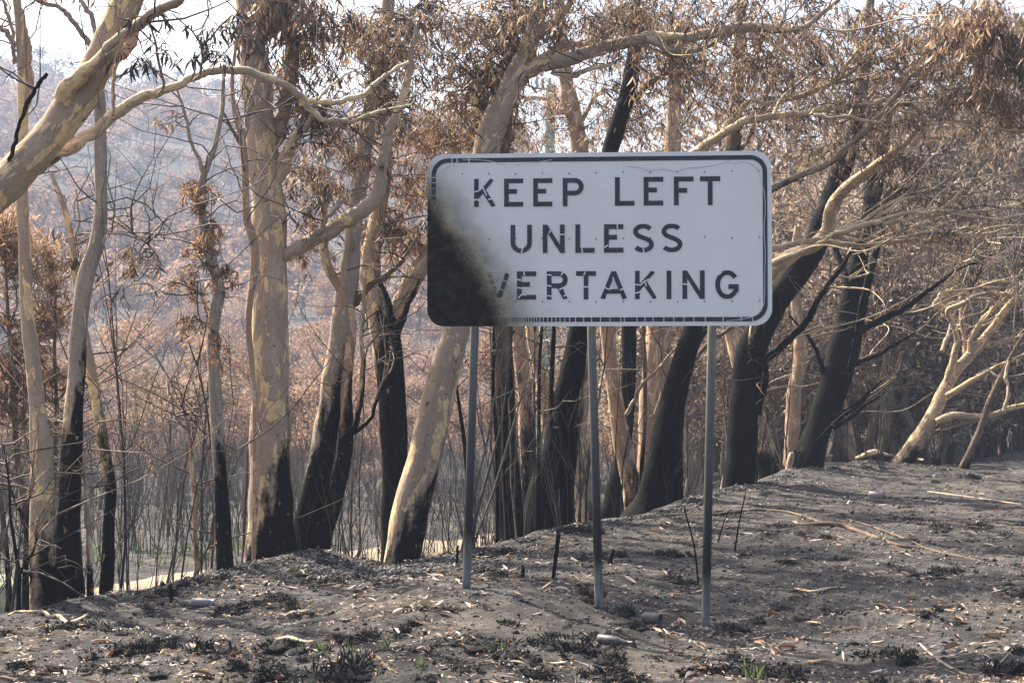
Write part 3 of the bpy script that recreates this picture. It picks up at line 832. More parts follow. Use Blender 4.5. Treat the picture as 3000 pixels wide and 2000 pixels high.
TREE_N = 0
def gum(label, z, trunk, d, kind='pale', charO=None, asym=0.35, limbs=(), crowns=(), stems=(), d1=None, name='gum_tree', cat='tree', group=None, flare=True, leaf='brown', twigs=6, base_to_ground=True, arch=0):
    """trunk / limbs: polylines in picture coordinates; limbs: (zoom, pts, d0, d1, kind); crowns: (x, y, rx, ry, d, rd, n, opts) in overview coordinates"""
    global TREE_N
    TREE_N += 1; sd = TREE_N
    P, R = path3(z, trunk, d, d1)
    b0 = P[0].copy()
    zg = gz(b0[0], b0[1])
    if base_to_ground:
        if b0[2] > zg - 0.1:
            ext = [np.array([b0[0], b0[1], zg - 0.2])]
            if b0[2] - zg > 0.5:
                ext.append(np.array([b0[0], b0[1], zg + 0.25]))
            P = np.vstack(ext + [P]) if len(ext) == 1 else np.vstack([ext[0], ext[1], P])
            R = np.concatenate([[R[0] * (1.25 if flare else 1.05)], [R[0] * 1.08] * (len(ext) - 1), R])
    root = empty(name, (b0[0], b0[1], zg), label, cat, group)
    org = np.array([b0[0], b0[1], zg])
    cz = -99.0
    if charO is not None:
        cz = pt(1500, charO / 0.784, d)[2]
    Ps, Rs = smooth_path(P, R, 7)
    anchors = [Ps[len(Ps) // 2:]]
    mb = MB(); tube(mb, Ps, Rs, 18, cz, asym, 0.11, sd)
    to = link('trunk', mb.mesh('trunk', org, aname='char', bname='bc'), BARK[kind], root)
    allp = [(Ps, Rs)]
    for k, st in enumerate(stems):
        sz, spts, s0, s1, sk = st
        P2, R2 = path3(sz, spts, s0, s1)
        if P2[0][2] > gz(P2[0][0], P2[0][1]) - 0.1 and len(st) > 5 - 1 and sk.endswith('!'):
            P2 = np.vstack([[P2[0][0], P2[0][1], gz(P2[0][0], P2[0][1]) - 0.2], P2]); R2 = np.concatenate([[R2[0] * 1.15], R2])
        P2, R2 = smooth_path(P2, R2, 6)
        mb = MB(); tube(mb, P2, R2, 12, cz, asym, 0.07, sd * 10 + k)
        link('trunk', mb.mesh('trunk', org, aname='char', bname='bc'), BARK[sk.rstrip('!')], root)
        anchors.append(P2[len(P2) // 3:]); allp.append((P2, R2))
    for k, lb in enumerate(limbs):
        lz, lp, l0, l1, lk = lb
        P2, R2 = path3(lz, lp, l0, l1)
        P2, R2 = smooth_path(P2, R2, 8)
        sl_ = np.arange(len(P2)) * 0.33
        for ax in (0, 2): P2[1:, ax] += (1.0 * np.minimum(R2, 0.022) * vnoise(sl_ + 13 * k + sd, sl_ * 0 + ax, 70))[1:] + (0.5 * np.minimum(R2, 0.022) * vnoise(sl_ * 2.3 + 13 * k + sd, sl_ * 0 + ax, 71))[1:]
        R2 = R2 * (1 + 0.14 * vnoise(sl_ * 1.4 + 5 * k, sl_ * 0 + sd, 72))
        mb = MB(); tube(mb, P2, R2, 10, cz, asym, 0.12, sd * 20 + k)
        link('branch', mb.mesh('branch', org, aname='char', bname='bc'), BARK[lk], root)
        anchors.append(P2); allp.append((P2, R2))
    # side twigs, dead and bare
    mbt = MB()
    A = np.concatenate(anchors)
    if twigs:
        allq = np.concatenate([p[len(p) // 2:] for p, r in allp])
        n = int(twigs * 2.2)
        i = RNG.integers(0, len(allq), n)
        dv = unit(n); dv[:, 2] = np.abs(dv[:, 2]) * 0.6 + 0.05
        Lt = RNG.uniform(0.3, 1.3, n)
        ts = np.linspace(0, 1, 6)
        Pt_ = allq[i][:, None] + dv[:, None] * (Lt[:, None] * ts)[:, :, None] + RNG.normal(size=(n, 6, 3)) * 0.025 * ts[None, :, None]
        Pt_[:, :, 2] += 0.15 * Lt[:, None] * ts[None] ** 2
        Pt_ += (RNG.normal(size=(n, 1, 3)) * 0.30 * Lt[:, None, None]) * (ts ** 2)[None, :, None] + (RNG.normal(size=(n, 1, 3)) * 0.05 * Lt[:, None, None]) * np.sin(ts * 6)[None, :, None]
        multi_tube(mbt, Pt_, np.tile(np.linspace(0.008, 0.0025, 6), (n, 1)), RNG.random(n), 4)
        m = n * 3
        i2 = RNG.integers(0, n, m); k2 = RNG.integers(2, 5, m)
        dv2 = unit(m); dv2[:, 2] += 0.3
        P3 = Pt_[i2, k2][:, None] + dv2[:, None] * (RNG.uniform(0.1, 0.35, m)[:, None] * np.linspace(0, 1, 4))[:, :, None]
        multi_tube(mbt, P3, np.tile(np.linspace(0.0035, 0.0015, 4), (m, 1)), RNG.random(m), 3)
    if arch:
        mba = MB()
        lq = np.concatenate([p[len(p) // 4:] for p, r in allp[1 + len(stems):]])
        for q in range(arch):
            p0 = lq[RNG.integers(0, len(lq))]
            dv = np.array([RNG.uniform(0.3, 1.0), RNG.normal() * 0.5, RNG.uniform(-0.25, 0.6)]); dv /= np.linalg.norm(dv)
            L_ = RNG.uniform(0.6, 2.4); ts = np.linspace(0, 1, 9)
            bend = RNG.normal(size=3) * 0.28; wig = RNG.normal(size=3) * 0.06
            PP = p0 + dv * (L_ * ts)[:, None] + bend * (L_ * ts ** 2)[:, None] + wig * (L_ * np.sin(ts * 7))[:, None]
            r_ = RNG.uniform(0.008, 0.02)
            PP, RR = smooth_path(PP, np.linspace(r_, 0.0025, 9), 2)
            tube(mba, PP, RR, 6, -99, 0, 0.08, sd * 50 + q)
            anchors.append(PP[4:])
        tag(link('branchlets', mba.mesh('branchlets', org, aname='char', bname='bc'), BARK['lit'], root), kind='stuff')
        A = np.concatenate(anchors)
    mbl = MB()
    for c in crowns:
        x, y, rx, ry, cd, rd, n = c[:7]
        opt = c[7] if len(c) > 7 else {}
        s = cd / F / 0.784
        C = pt(x / 0.784, y / 0.784, cd)
        foliage(mbl, mbt, A, C, np.array([rx * s, rd, ry * s]), int(n * DENS), **opt)
    if mbt.n:
        tag(link('twigs', mbt.mesh('twigs', org, aname='rnd'), TWIG, root), kind='stuff')
    if mbl.n:
        tag(link('foliage', mbl.mesh('foliage', org, smooth=False, aname='rnd'), LEAF[leaf], root), kind='stuff')
    TREES.append(root)
    return root

DENS = 1.18
DK = dict(tone=(0.0, 0.55))
BIG = dict(leaf=(0.11, 0.20))
FINE = dict(leaf=(0.06, 0.11), per=(9, 16))

# -- left edge: tree leaning in from outside, with its long arching limb
gum('thick mottled cream and grey trunk leaning steeply in over the verge', 'O',
    [(-470, 1860, 110), (-440, 1300, 100), (-300, 800, 95), (-140, 570, 90), (-40, 470, 88), (30, 405, 84), (110, 320, 78), (200, 195, 74), (265, 60, 70), (330, -90, 62), (400, -260, 50)], 9.0, 'gold', 1750,
    limbs=[('1', [(400, 660, 130), (480, 545, 110), (620, 410, 95), (800, 255, 80), (950, 120, 75), (1050, 60, 70), (1200, -10, 50), (1350, -110, 30)], 8.9, 8.6, 'gold'),
           ('1', [(150, 1180, 100), (300, 1040, 105), (420, 890, 105), (520, 740, 100), (620, 560, 95), (760, 390, 90), (840, 290, 80), (900, 140, 60)], 9.15, 9.6, 'pink'),
           ('1', [(-120, 1400, 110), (60, 1260, 110), (200, 1110, 95), (400, 1000, 90), (600, 880, 85), (770, 745, 75), (900, 650, 68), (1050, 600, 62), (1240, 525, 56), (1400, 468, 52), (1500, 458, 50), (1700, 490, 50), (1870, 555, 48), (1960, 620, 44), (2010, 700, 40), (2130, 785, 36), (2240, 797, 34), (2330, 790, 28), (2500, 730, 20), (2700, 690, 12)], 9.05, 10.2, 'lit'),
           ('1', [(60, 1060, 26), (100, 930, 30), (125, 830, 26), (170, 700, 30), (230, 590, 24), (260, 540, 28), (312, 485, 26)], 8.9, 8.7, 'black'),
           ('1', [(1940, 610, 40), (2010, 650, 34), (2090, 665, 34), (2240, 660, 36), (2390, 620, 36), (2470, 540, 34), (2560, 480, 26), (2680, 400, 20)], 9.9, 10.6, 'lit'),
           ('1', [(2080, 655, 18), (2130, 600, 20), (2200, 540, 18), (2310, 470, 14)], 9.95, 10.2, 'lit'),
           ('1', [(740, 760, 22), (745, 650, 24), (740, 540, 24), (760, 430, 26), (775, 350, 26)], 9.25, 9.4, 'pink'),
           ('1', [(1040, 630, 22), (1075, 560, 20), (1050, 440, 18), (1020, 300, 15), (980, 130, 10)], 9.4, 9.2, 'grey'),
           ('1', [(1270, 540, 18), (1310, 480, 18), (1325, 320, 15), (1260, 210, 12), (1130, 90, 9)], 9.5, 9.4, 'grey'),
           ('1', [(1340, 510, 14), (1400, 420, 12), (1480, 340, 10), (1560, 250, 7)], 9.6, 9.7, 'grey')],
    crowns=[(395, 150, 50, 55, 9.0, .3, 8, dict(DK, per=(4, 8))), (470, 90, 55, 45, 9.2, .3, 6, dict(DK, per=(4, 8))), (505, 135, 40, 30, 9.3, .3, 4, DK), (330, 40, 40, 30, 8.9, .3, 3, DK), (560, 60, 60, 50, 9.4, .4, 6, DK)], twigs=8, leaf='dark')
gum('slim pale trunk with golden flayed bark over a charred foot', 'O',
    [(103, 1400, 66), (100, 1300, 58), (98, 1200, 56), (96, 1050, 46), (78, 850, 33), (62, 700, 30), (53, 500, 28), (50, 380, 27), (52, 260, 25), (48, 120, 22), (38, 0, 18), (20, -120, 14)], 10.5, 'gold', 1250, 0.25,
    limbs=[('1', [(140, 850, 40), (175, 620, 62), (185, 470, 62), (180, 330, 60), (150, 200, 55), (115, 0, 48), (90, -160, 40)], 10.5, 10.6, 'pink'),
           ('1', [(100, 420, 30), (90, 330, 34), (60, 230, 36), (0, 180, 30), (-80, 140, 24)], 10.5, 10.4, 'grey'), ('1', [(90, 330, 24), (75, 180, 26), (40, 60, 22), (0, -40, 18)], 10.5, 10.3, 'grey'), ('1', [(110, 150, 12), (160, 60, 12), (240, 0, 10), (300, -60, 7)], 10.5, 10.3, 'grey')],
    crowns=[(20, -60, 70, 50, 10.5, .5, 14)], twigs=6)
gum('twin trunk charred black to head height with a dark bare crook', 'O',
    [(158, 1395, 74), (155, 1280, 60), (158, 1150, 52), (165, 1000, 46), (176, 850, 40), (182, 750, 38), (197, 640, 38), (222, 555, 36), (232, 470, 30), (230, 330, 27), (229, 250, 26), (226, 150, 24), (250, 60, 24), (272, -60, 20), (290, -200, 15)], 10.9, 'grey', 900, 0.4,
    limbs=[('1', [(620, 360, 40), (590, 300, 40), (540, 220, 40), (470, 130, 38), (400, 55, 34), (250, 0, 30), (120, -60, 24)], 10.9, 10.7, 'grey'),
           ('1', [(640, 250, 34), (600, 110, 34), (550, 30, 30), (520, -60, 26)], 10.9, 11, 'grey')],
    crowns=[(230, -70, 80, 50, 10.9, .5, 14)], twigs=8)
gum('slender crooked sapling with ringed pale and charred bands', 'O',
    [(243, 1372, 34), (248, 1280, 30), (250, 1200, 28), (255, 1130, 27), (240, 1040, 26), (218, 900, 24), (196, 780, 22), (178, 660, 20), (165, 560, 17), (148, 480, 13), (118, 400, 9)], 11.3, 'gold', 1000, 0.1,
    limbs=[('2', [(440, 330, 20), (480, 240, 18), (520, 120, 16), (510, 20, 14), (500, -100, 10)], 11.3, 11.4, 'grey'),
           ('2', [(500, 270, 9), (600, 210, 9), (740, 180, 8), (900, 180, 7), (990, 180, 5)], 11.3, 11.1, 'brown'),
           ('2', [(520, 110, 10), (620, 80, 11), (720, 95, 11), (860, 180, 10), (960, 250, 9), (1030, 330, 8), (1060, 420, 5)], 11.3, 11, 'brown'),
           ('2', [(720, 90, 8), (830, 70, 8), (960, 110, 7), (1030, 80, 6), (1130, 100, 4)], 11.2, 11, 'brown')],
    crowns=[(150, 560, 40, 60, 11.4, .3, 14, DK), (310, 590, 42, 32, 11.1, .3, 9, dict(per=(5, 9), tone=(0.1, 0.8))), (290, 650, 45, 28, 11.1, .3, 8, dict(DK, per=(5, 9)))], twigs=8)
gum('narrow dark stem pair rising at the foot of the twin charred trunk', 'O', [(207, 1372, 16), (206, 1290, 14), (203, 1200, 13), (196, 1100, 11), (180, 1000, 9), (168, 930, 6)], 11.0, 'pink', 1240, 0.0,
    stems=[('3', [(480, 1060, 26), (465, 900, 22), (450, 600, 18), (430, 350, 14), (400, 200, 9)], 11.1, 11.1, 'brown')], twigs=10, name='sapling', flare=False)
gum('thin orange-barked sapling with a charred foot above the sandy track', '3', [(1122, 985, 32), (1135, 890, 34), (1120, 720, 28), (1118, 560, 26), (1108, 420, 24), (1095, 250, 20), (1085, 130, 17), (1060, 20, 14), (1030, -120, 8)], 13.0, 'pink', 1270, 0.0,
    limbs=[('3', [(1140, 870, 14), (1190, 800, 11), (1220, 690, 8)], 13, 12.9, 'brown'), ('3', [(1095, 220, 12), (1130, 100, 10), (1140, -60, 7)], 13, 13.2, 'brown'), ('3', [(1090, 130, 10), (1010, 40, 8), (980, -100, 5)], 13, 12.8, 'brown'), ('3', [(1110, 480, 9), (1200, 420, 8), (1330, 260, 6), (1440, 180, 4)], 13, 12.6, 'brown')], twigs=12, name='sapling', flare=False)
gum('slim gum with a crooked top and tufts of rusty orange leaves', 'O',
    [(518, 1318, 42), (514, 1230, 37), (510, 1150, 33), (503, 1050, 29), (497, 950, 27), (492, 850, 27), (489, 760, 26), (497, 705, 30), (505, 660, 26), (488, 610, 24), (476, 560, 22), (466, 500, 19), (462, 440, 17), (468, 400, 15), (492, 340, 12), (510, 250, 10), (515, 150, 7)], 12.2, 'grey', 1000, 0.2,
    limbs=[('1', [(1340, 1150, 30), (1310, 1060, 28), (1250, 920, 24), (1220, 760, 20), (1180, 640, 15), (1150, 570, 10)], 12.2, 12.1, 'grey'), ('2', [(1385, 800, 14), (1310, 745, 12), (1295, 600, 10), (1300, 500, 7)], 12.2, 12, 'brown')],
    crowns=[(450, 470, 52, 55, 12.2, .35, 34, dict(bd=2, sl=.5, leaf=(.05, .09), tone=(.3, 1), upright=True)), (480, 520, 50, 50, 12.2, .35, 22, dict(bd=2, sl=.5, leaf=(.05, .1), tone=(.1, .9))), (465, 580, 55, 50, 12.2, .35, 22, dict(bd=2, sl=.5, leaf=(.05, .1), tone=(.1, .8), upright=True)), (490, 680, 40, 40, 12.2, .3, 10, dict(bd=2, sl=.5, leaf=(.05, .1), tone=(.1, .8), upright=True)), (505, 630, 45, 40, 12.2, .3, 20, dict(bd=2, sl=.5, leaf=(.05,.1), tone=(0.1, .7))), (420, 640, 30, 60, 12.1, .25, 16, dict(bd=2, sl=.5, leaf=(.05,.1), tone=(.1, .9))), (430, 750, 50, 25, 12.0, .25, 14, dict(bd=2, sl=.5, leaf=(.05,.1), tone=(.2, 1))), (420, 430, 30, 30, 12.1, .2, 8, dict(bd=2, sl=.5, leaf=(.05,.1), tone=(0.4, 1))), (360, 290, 25, 25, 12, .2, 5, dict(bd=2, sl=.5, leaf=(.05,.1), tone=(.5, 1))), (500, 820, 50, 25, 12, .2, 8, dict(bd=2, sl=.5, leaf=(.05,.1), tone=(.2, .8)))],
    leaf='orange', twigs=10)
gum('stout pale gum trunk with knot holes and a bare tan scar above char', 'O',
    [(624, 1320, 124), (622, 1260, 112), (621, 1150, 100), (620, 1000, 92), (621, 850, 86), (622, 700, 84), (622, 560, 82), (613, 430, 77), (600, 320, 73), (588, 200, 70), (576, 80, 62), (562, -80, 54), (550, -260, 44)], 13.3, 'pale', 1095, 0.62,
    limbs=[('O', [(640, 600, 30), (668, 578, 34), (700, 560, 36), (760, 530, 37), (820, 490, 35), (868, 450, 30), (878, 380, 27), (890, 310, 24), (915, 250, 20), (940, 160, 15), (955, 60, 10)], 13.3, 12.8, 'pale'),
           ('P', [(770, 470, 34), (800, 420, 44), (818, 385, 46), (835, 300, 44), (853, 160, 40), (852, 40, 36), (845, -90, 30)], 13.3, 13.6, 'grey'),
           ('P', [(790, 560, 40), (835, 480, 42), (855, 420, 36), (880, 380, 22), (930, 330, 14)], 13.3, 13.0, 'lit'),
           ('O', [(595, 90, 34), (620, 40, 38), (650, 0, 40), (690, -60, 34)], 13.3, 13.1, 'pale'),
           ('O', [(700, 560, 18), (735, 530, 18), (750, 500, 12), (790, 460, 8)], 13.1, 13.0, 'grey')],
    crowns=[(600, 40, 60, 60, 13.1, .5, 40, dict(BIG, tone=(0, .7))), (740, 40, 120, 70, 13.4, .7, 80, BIG), (700, 160, 90, 60, 13.6, .6, 40, {}), (720, 260, 70, 70, 13.4, .5, 60, dict(tone=(0.1, .9))), (790, 330, 70, 60, 13.5, .6, 50, {}), (720, 450, 45, 80, 13.4, .4, 30, dict(tone=(0.1, .7))), (850, 80, 80, 70, 13.2, .6, 50, {})], twigs=20)
def scar(root, O, d, w, h, mat, name, seed):
    px, py = O[0] / 0.784, O[1] / 0.784
    tr = [c for c in root.children if c.name.startswith('trunk')][0]
    co = np.zeros(len(tr.data.vertices) * 3); tr.data.vertices.foreach_get('co', co); co = co.reshape(-1, 3) + np.array(root.location)
    N_, M_ = 60, 7
    th = np.arange(N_) * 2 * math.pi / N_
    sq = 1.0 / np.maximum(np.abs(np.cos(th)), np.abs(np.sin(th))) ** 0.7
    rad = sq * (0.85 + 0.5 * vnoise(np.cos(th) * 1.6 + seed, np.sin(th) * 1.6, seed) + 0.5 * vnoise(np.cos(th) * 5 + seed, np.sin(th) * 5, seed + 1) + 0.25 * vnoise(np.cos(th) * 14 + seed, np.sin(th) * 14, seed + 2))
    V = []
    for k in range(M_):
        for a_, r_ in zip(th, rad):
            f = k / (M_ - 1)
            q = pt(px + math.cos(a_) * r_ * f * w / 0.784, py - math.sin(a_) * r_ * f * h / 0.784, d)
            near = co[np.abs(co[:, 2] - q[2]) < 0.15]
            wt = np.exp(-((near[:, 2] - q[2]) / 0.06) ** 2); wt /= wt.sum()
            cx, cy = (near[:, 0] * wt).sum(), (near[:, 1] * wt).sum(); r = (np.hypot(near[:, 0] - cx, near[:, 1] - cy) * wt).sum()
            dx = np.clip(q[0] - cx, -r * 0.97, r * 0.97)
            V.append([cx + dx, cy - math.sqrt(max(r * r - dx * dx, 0)) - (0.014 if k < M_ - 1 else -0.01), q[2]])
    V = np.array(V)
    F_ = [[k * N_ + j, (k + 1) * N_ + j, (k + 1) * N_ + (j + 1) % N_, k * N_ + (j + 1) % N_] for k in range(M_ - 1) for j in range(N_)]
    mb = MB(); mb.add(V, F_)
    o = link(name, mb.mesh(name, np.array(root.location), aname=None), mat, root)
    return o
BIGT = TREES[-1]
bpy.context.view_layer.update()
o_ = scar(BIGT, (632, 948), 13.3, 17, 36, simple('scar_tan', [(0.34, 0.21, 0.09), (0.56, 0.40, 0.2), (0.66, 0.50, 0.28)], 9, 0.8, 0.5, 0.01), 'bark_scar', 3)
o_['label'] = 'bare tan scar on charred bark'
M_KNOT = simple('knot_dark', [(0.03, 0.02, 0.015), (0.12, 0.08, 0.05)], 25, 0.9)
for kx, ky in ((573, 139), (583, 247)):
    scar(BIGT, (kx, ky), 13.3, 8, 8, M_KNOT, 'knot_hole', 5)
gum('slender sinuous stem twined close against the stout pale trunk', 'O', [(584, 960, 8), (578, 830, 13), (571, 760, 15), (573, 700, 17), (585, 600, 20), (578, 540, 19), (566, 500, 18), (563, 430, 17), (562, 380, 17), (556, 320, 16), (540, 260, 13), (533, 200, 10), (540, 120, 8), (550, 40, 6)], 12.85, 'pink', None,
    limbs=[('O', [(558, 330, 12), (566, 280, 11), (573, 245, 10), (590, 190, 8), (600, 140, 5)], 12.85, 12.8, 'grey'), ('O', [(553, 330, 9), (530, 290, 8), (515, 260, 6)], 12.85, 12.8, 'brown')], twigs=6, name='sapling', flare=False)
gum('pair of leaning grey trunks charred to chest height beside the mound', 'O',
    [(698, 1290, 84), (708, 1210, 70), (722, 1130, 63), (748, 1000, 58), (768, 850, 52), (788, 720, 48), (806, 600, 42), (815, 500, 38), (828, 400, 37), (845, 280, 34), (868, 150, 31), (890, 30, 28), (905, -120, 22)], 14.0, 'grey', 880, 0.5,
    stems=[('O', [(728, 1290, 56), (742, 1220, 50), (765, 1150, 42), (788, 1060, 36), (797, 980, 33), (795, 900, 28), (800, 830, 26), (806, 740, 26), (790, 680, 24), (752, 610, 24), (742, 540, 20), (748, 470, 14)], 13.9, 14.0, 'pink!')],
    limbs=[('O', [(800, 995, 14), (820, 960, 14), (835, 850, 12), (830, 760, 10), (840, 640, 8)], 13.9, 13.8, 'pink'), ('O', [(805, 1000, 9), (850, 960, 9), (870, 900, 8), (890, 850, 6), (900, 800, 4)], 13.9, 13.7, 'brown'),
           ('O', [(815, 700, 12), (850, 660, 14), (890, 630, 12), (930, 595, 9)], 14, 13.7, 'brown'), ('O', [(860, 190, 20), (890, 160, 20), (925, 110, 16), (950, 20, 12)], 14, 13.8, 'lit')],
    crowns=[(880, 120, 110, 110, 14.2, .9, 120, {}), (900, 270, 90, 60, 14.4, .7, 70, {}), (1000, 60, 90, 80, 14.3, .8, 70, {}), (730, 380, 60, 60, 14.5, .5, 30, dict(tone=(.2, 1))), (690, 560, 30, 40, 14.2, .3, 12, DK), (760, 420, 50, 40, 14.5, .4, 24, {})], twigs=24)
gum('dark forked trunk blackened up to its wide crotch', 'O',
    [(905, 1320, 70), (905, 1250, 64), (906, 1150, 62), (905, 1030, 64), (898, 900, 66), (888, 790, 64), (868, 700, 60), (852, 640, 52), (855, 570, 44), (868, 500, 38), (880, 420, 35), (885, 330, 32), (880, 220, 28), (885, 100, 24), (895, -60, 18)], 15.0, 'gold', 690, 0.5,
    limbs=[('O', [(895, 770, 46), (915, 715, 44), (940, 660, 40), (975, 595, 36), (1015, 520, 32), (1040, 430, 28), (1050, 340, 22)], 15.0, 15.3, 'gold')],
    crowns=[(940, 400, 70, 70, 15.3, .7, 80, dict(tone=(.25, 1))), (900, 520, 70, 60, 15.2, .6, 60, dict(tone=(0, .8))), (960, 540, 40, 60, 15.4, .5, 34, {}), (950, 300, 80, 60, 15.6, .7, 70, dict(tone=(.2, 1))), (850, 560, 40, 50, 15.3, .4, 20, DK)], twigs=16, leaf='orange')
gum('leaning smooth pink-grey trunk disappearing behind the sign', 'O',
    [(918, 1320, 92), (930, 1250, 86), (950, 1150, 82), (983, 1020, 78), (1012, 890, 73), (1042, 780, 68), (1072, 660, 66), (1092, 520, 64), (1108, 400, 63), (1120, 330, 62), (1142, 265, 60), (1178, 190, 55), (1210, 120, 46), (1232, 40, 38), (1250, -60, 32), (1270, -200, 24)], 14.6, 'pale', 1145, 0.65,
    limbs=[('O', [(1160, 215, 40), (1200, 170, 40), (1245, 148, 37), (1320, 132, 35), (1380, 112, 33), (1440, 96, 29), (1500, 86, 27), (1570, 88, 26), (1640, 76, 25), (1720, 62, 22), (1800, 68, 17), (1850, 62, 14), (1890, 30, 12), (1930, 0, 9)], 14.6, 14.0, 'pale'),
           ('O', [(1225, 90, 22), (1260, 60, 20), (1300, 20, 16), (1340, -40, 12)], 14.6, 14.3, 'lit'),
           ('O', [(1270, 165, 14), (1310, 175, 13), (1350, 160, 11), (1400, 150, 8)], 14.5, 14.3, 'lit'), ('O', [(1240, 135, 16), (1290, 105, 16), (1350, 100, 14), (1400, 60, 11), (1460, 20, 8)], 14.6, 14.9, 'lit'),
           ('O', [(1480, 88, 16), (1540, 112, 15), (1600, 118, 12), (1650, 90, 10), (1720, 40, 8)], 14.2, 14.5, 'grey')],
    crowns=[(1080, 50, 130, 80, 15.0, .9, 130, {}), (1040, 190, 110, 90, 15.4, .9, 120, {}), (1130, 150, 60, 60, 15.0, .5, 40, dict(BIG)), (1320, 50, 110, 70, 14.7, .8, 90, {}), (1210, 40, 70, 60, 14.8, .6, 50, {}), (1450, 40, 100, 60, 14.6, .8, 70, {}), (1560, 140, 90, 70, 14.8, .7, 60, {}), (1640, 60, 110, 70, 14.6, .8, 70, {}), (1760, 110, 100, 70, 14.7, .8, 70, {}), (1800, 20, 110, 50, 14.8, .8, 60, {})], twigs=26, arch=14)
gum('straight dark brown trunk standing just beyond the burnt sign corner', 'O',
    [(1178, 1270, 70), (1174, 1200, 62), (1168, 1100, 54), (1160, 980, 51), (1155, 860, 50), (1152, 760, 49), (1148, 600, 44), (1150, 450, 36), (1158, 340, 32), (1165, 250, 28), (1175, 120, 22), (1180, -40, 16)], 15.8, 'brown', 850, 0.6,
    crowns=[(1060, 290, 100, 60, 16.5, .8, 80, dict(FINE, tone=(.1, .9))), (1150, 280, 80, 60, 16.8, .7, 60, dict(FINE)), (1010, 320, 70, 40, 16.2, .6, 40, dict(tone=(.3, 1)))], twigs=12)
gum('pair of thin black saplings grown tight against a dark brown trunk', '5', [(1192, 1500, 26), (1190, 1200, 24), (1185, 850, 22), (1165, 500, 22), (1172, 200, 24), (1170, 60, 18), (1150, -150, 10)], 15.3, 'brown', 700, 0,
    stems=[('5', [(1040, 1500, 34), (1010, 1150, 28), (985, 850, 26), (955, 640, 22), (935, 480, 14), (930, 380, 8)], 14.9, 15.2, 'brown!')], twigs=10, name='sapling', flare=False)
gum('tan peeling trunk with a broken charred branch stub', 'O',
    [(1222, 1240, 44), (1218, 1130, 40), (1212, 1020, 38), (1206, 920, 36), (1196, 820, 35), (1188, 740, 34), (1178, 600, 32), (1172, 460, 28), (1168, 340, 24)], 18.0, 'pink', 950, 0.4,
    limbs=[('5', [(1345, 500, 26), (1330, 450, 26), (1320, 400, 22)], 18.0, 17.8, 'brown')], crowns=[(1200, 280, 60, 50, 18.3, .7, 30, dict(FINE, tone=(.3, 1)))], twigs=8)
gum('slim cream trunk with a dark lower half beside the pale green pole', 'O', [(1275, 1240, 36), (1268, 1120, 32), (1262, 1010, 30), (1246, 900, 28), (1232, 820, 26), (1218, 750, 24), (1205, 600, 20), (1200, 450, 16)], 19.0, 'gold', 1010, 0.2, crowns=[(1250, 310, 50, 40, 19.2, .6, 20, dict(FINE, tone=(.4, 1)))], twigs=6, leaf='orange')
gum('thick jet black trunk leaning across two thinner stems', 'O',
    [(1216, 1280, 124), (1230, 1235, 104), (1250, 1150, 84), (1272, 1060, 72), (1292, 960, 64), (1312, 860, 56), (1330, 760, 48), (1352, 620, 43), (1378, 480, 39), (1398, 370, 37), (1412, 310, 37), (1428, 260, 37), (1443, 210, 37), (1452, 160, 34), (1456, 80, 28), (1462, -40, 22), (1470, -180, 16)], 16.6, 'brown', -200, 0.3,
    stems=[('5', [(1440, 1460, 30), (1445, 1200, 28), (1450, 900, 26), (1452, 600, 24), (1455, 350, 22), (1470, 120, 18)], 16.3, 16.4, 'brown!'), ('5', [(1500, 1400, 40), (1525, 1100, 34), (1530, 800, 32), (1530, 500, 30), (1540, 250, 28), (1545, 80, 22)], 16.2, 16.4, 'pink!')],
    limbs=[('4', [(2040, 640, 34), (2110, 560, 34), (2200, 490, 30), (2290, 440, 26), (2400, 390, 20)], 16.6, 16.2, 'brown')],
    crowns=[(1480, 60, 120, 70, 17.2, .9, 90, {}), (1390, 200, 60, 60, 17, .6, 26, dict(FINE)), (1500, 210, 70, 60, 17.4, .7, 30, dict(FINE)), (1590, 230, 80, 60, 17, .7, 50, {}), (1440, 310, 70, 35, 17.5, .6, 40, dict(FINE))], twigs=20)
gum('short dark brown stem wedged behind the jet black trunk', 'O', [(1300, 1230, 44), (1302, 1120, 38), (1312, 1020, 33), (1326, 930, 29), (1338, 850, 24), (1350, 740, 20), (1360, 600, 14)], 17.8, 'gold', 900, 0.3, twigs=4)
gum('smooth pale trunk with a peeled yellow scar near the middle post', 'O', [(1344, 1215, 46), (1341, 1150, 42), (1334, 1070, 37), (1334, 1000, 30), (1340, 930, 25), (1347, 840, 22), (1352, 740, 20), (1356, 600, 16)], 18.6, 'pale', 1200, 0.3, twigs=4)
gum('mottled orange-tan trunk leaning left out of a dark base', 'O',
    [(1462, 1190, 56), (1454, 1130, 46), (1440, 1070, 42), (1426, 1000, 39), (1414, 920, 36), (1403, 840, 34), (1394, 750, 34), (1376, 600, 34), (1350, 430, 36), (1332, 340, 36), (1318, 270, 36), (1302, 190, 34), (1290, 90, 28), (1284, -40, 20)], 19.4, 'pink', 1090, 0.3,
    limbs=[('4', [(1690, 800, 36), (1740, 720, 34), (1780, 640, 22), (1850, 560, 14)], 19.4, 19.6, 'grey')],
    crowns=[(1275, 300, 65, 50, 19.8, .7, 60, dict(FINE, upright=True, tone=(.4, 1))), (1340, 320, 60, 30, 19.8, .6, 34, dict(FINE, tone=(.3, 1))), (1480, 320, 90, 30, 20, .8, 50, dict(FINE, tone=(.2, .9)))], leaf='orange', twigs=12)
gum('upright black pole-like trunk behind the mottled tan one', 'O', [(1408, 1200, 70), (1416, 1140, 54), (1432, 1040, 34), (1440, 950, 33), (1444, 850, 34), (1446, 750, 34), (1448, 600, 30), (1450, 440, 26)], 21.0, 'brown', 400, 0.2, twigs=6)
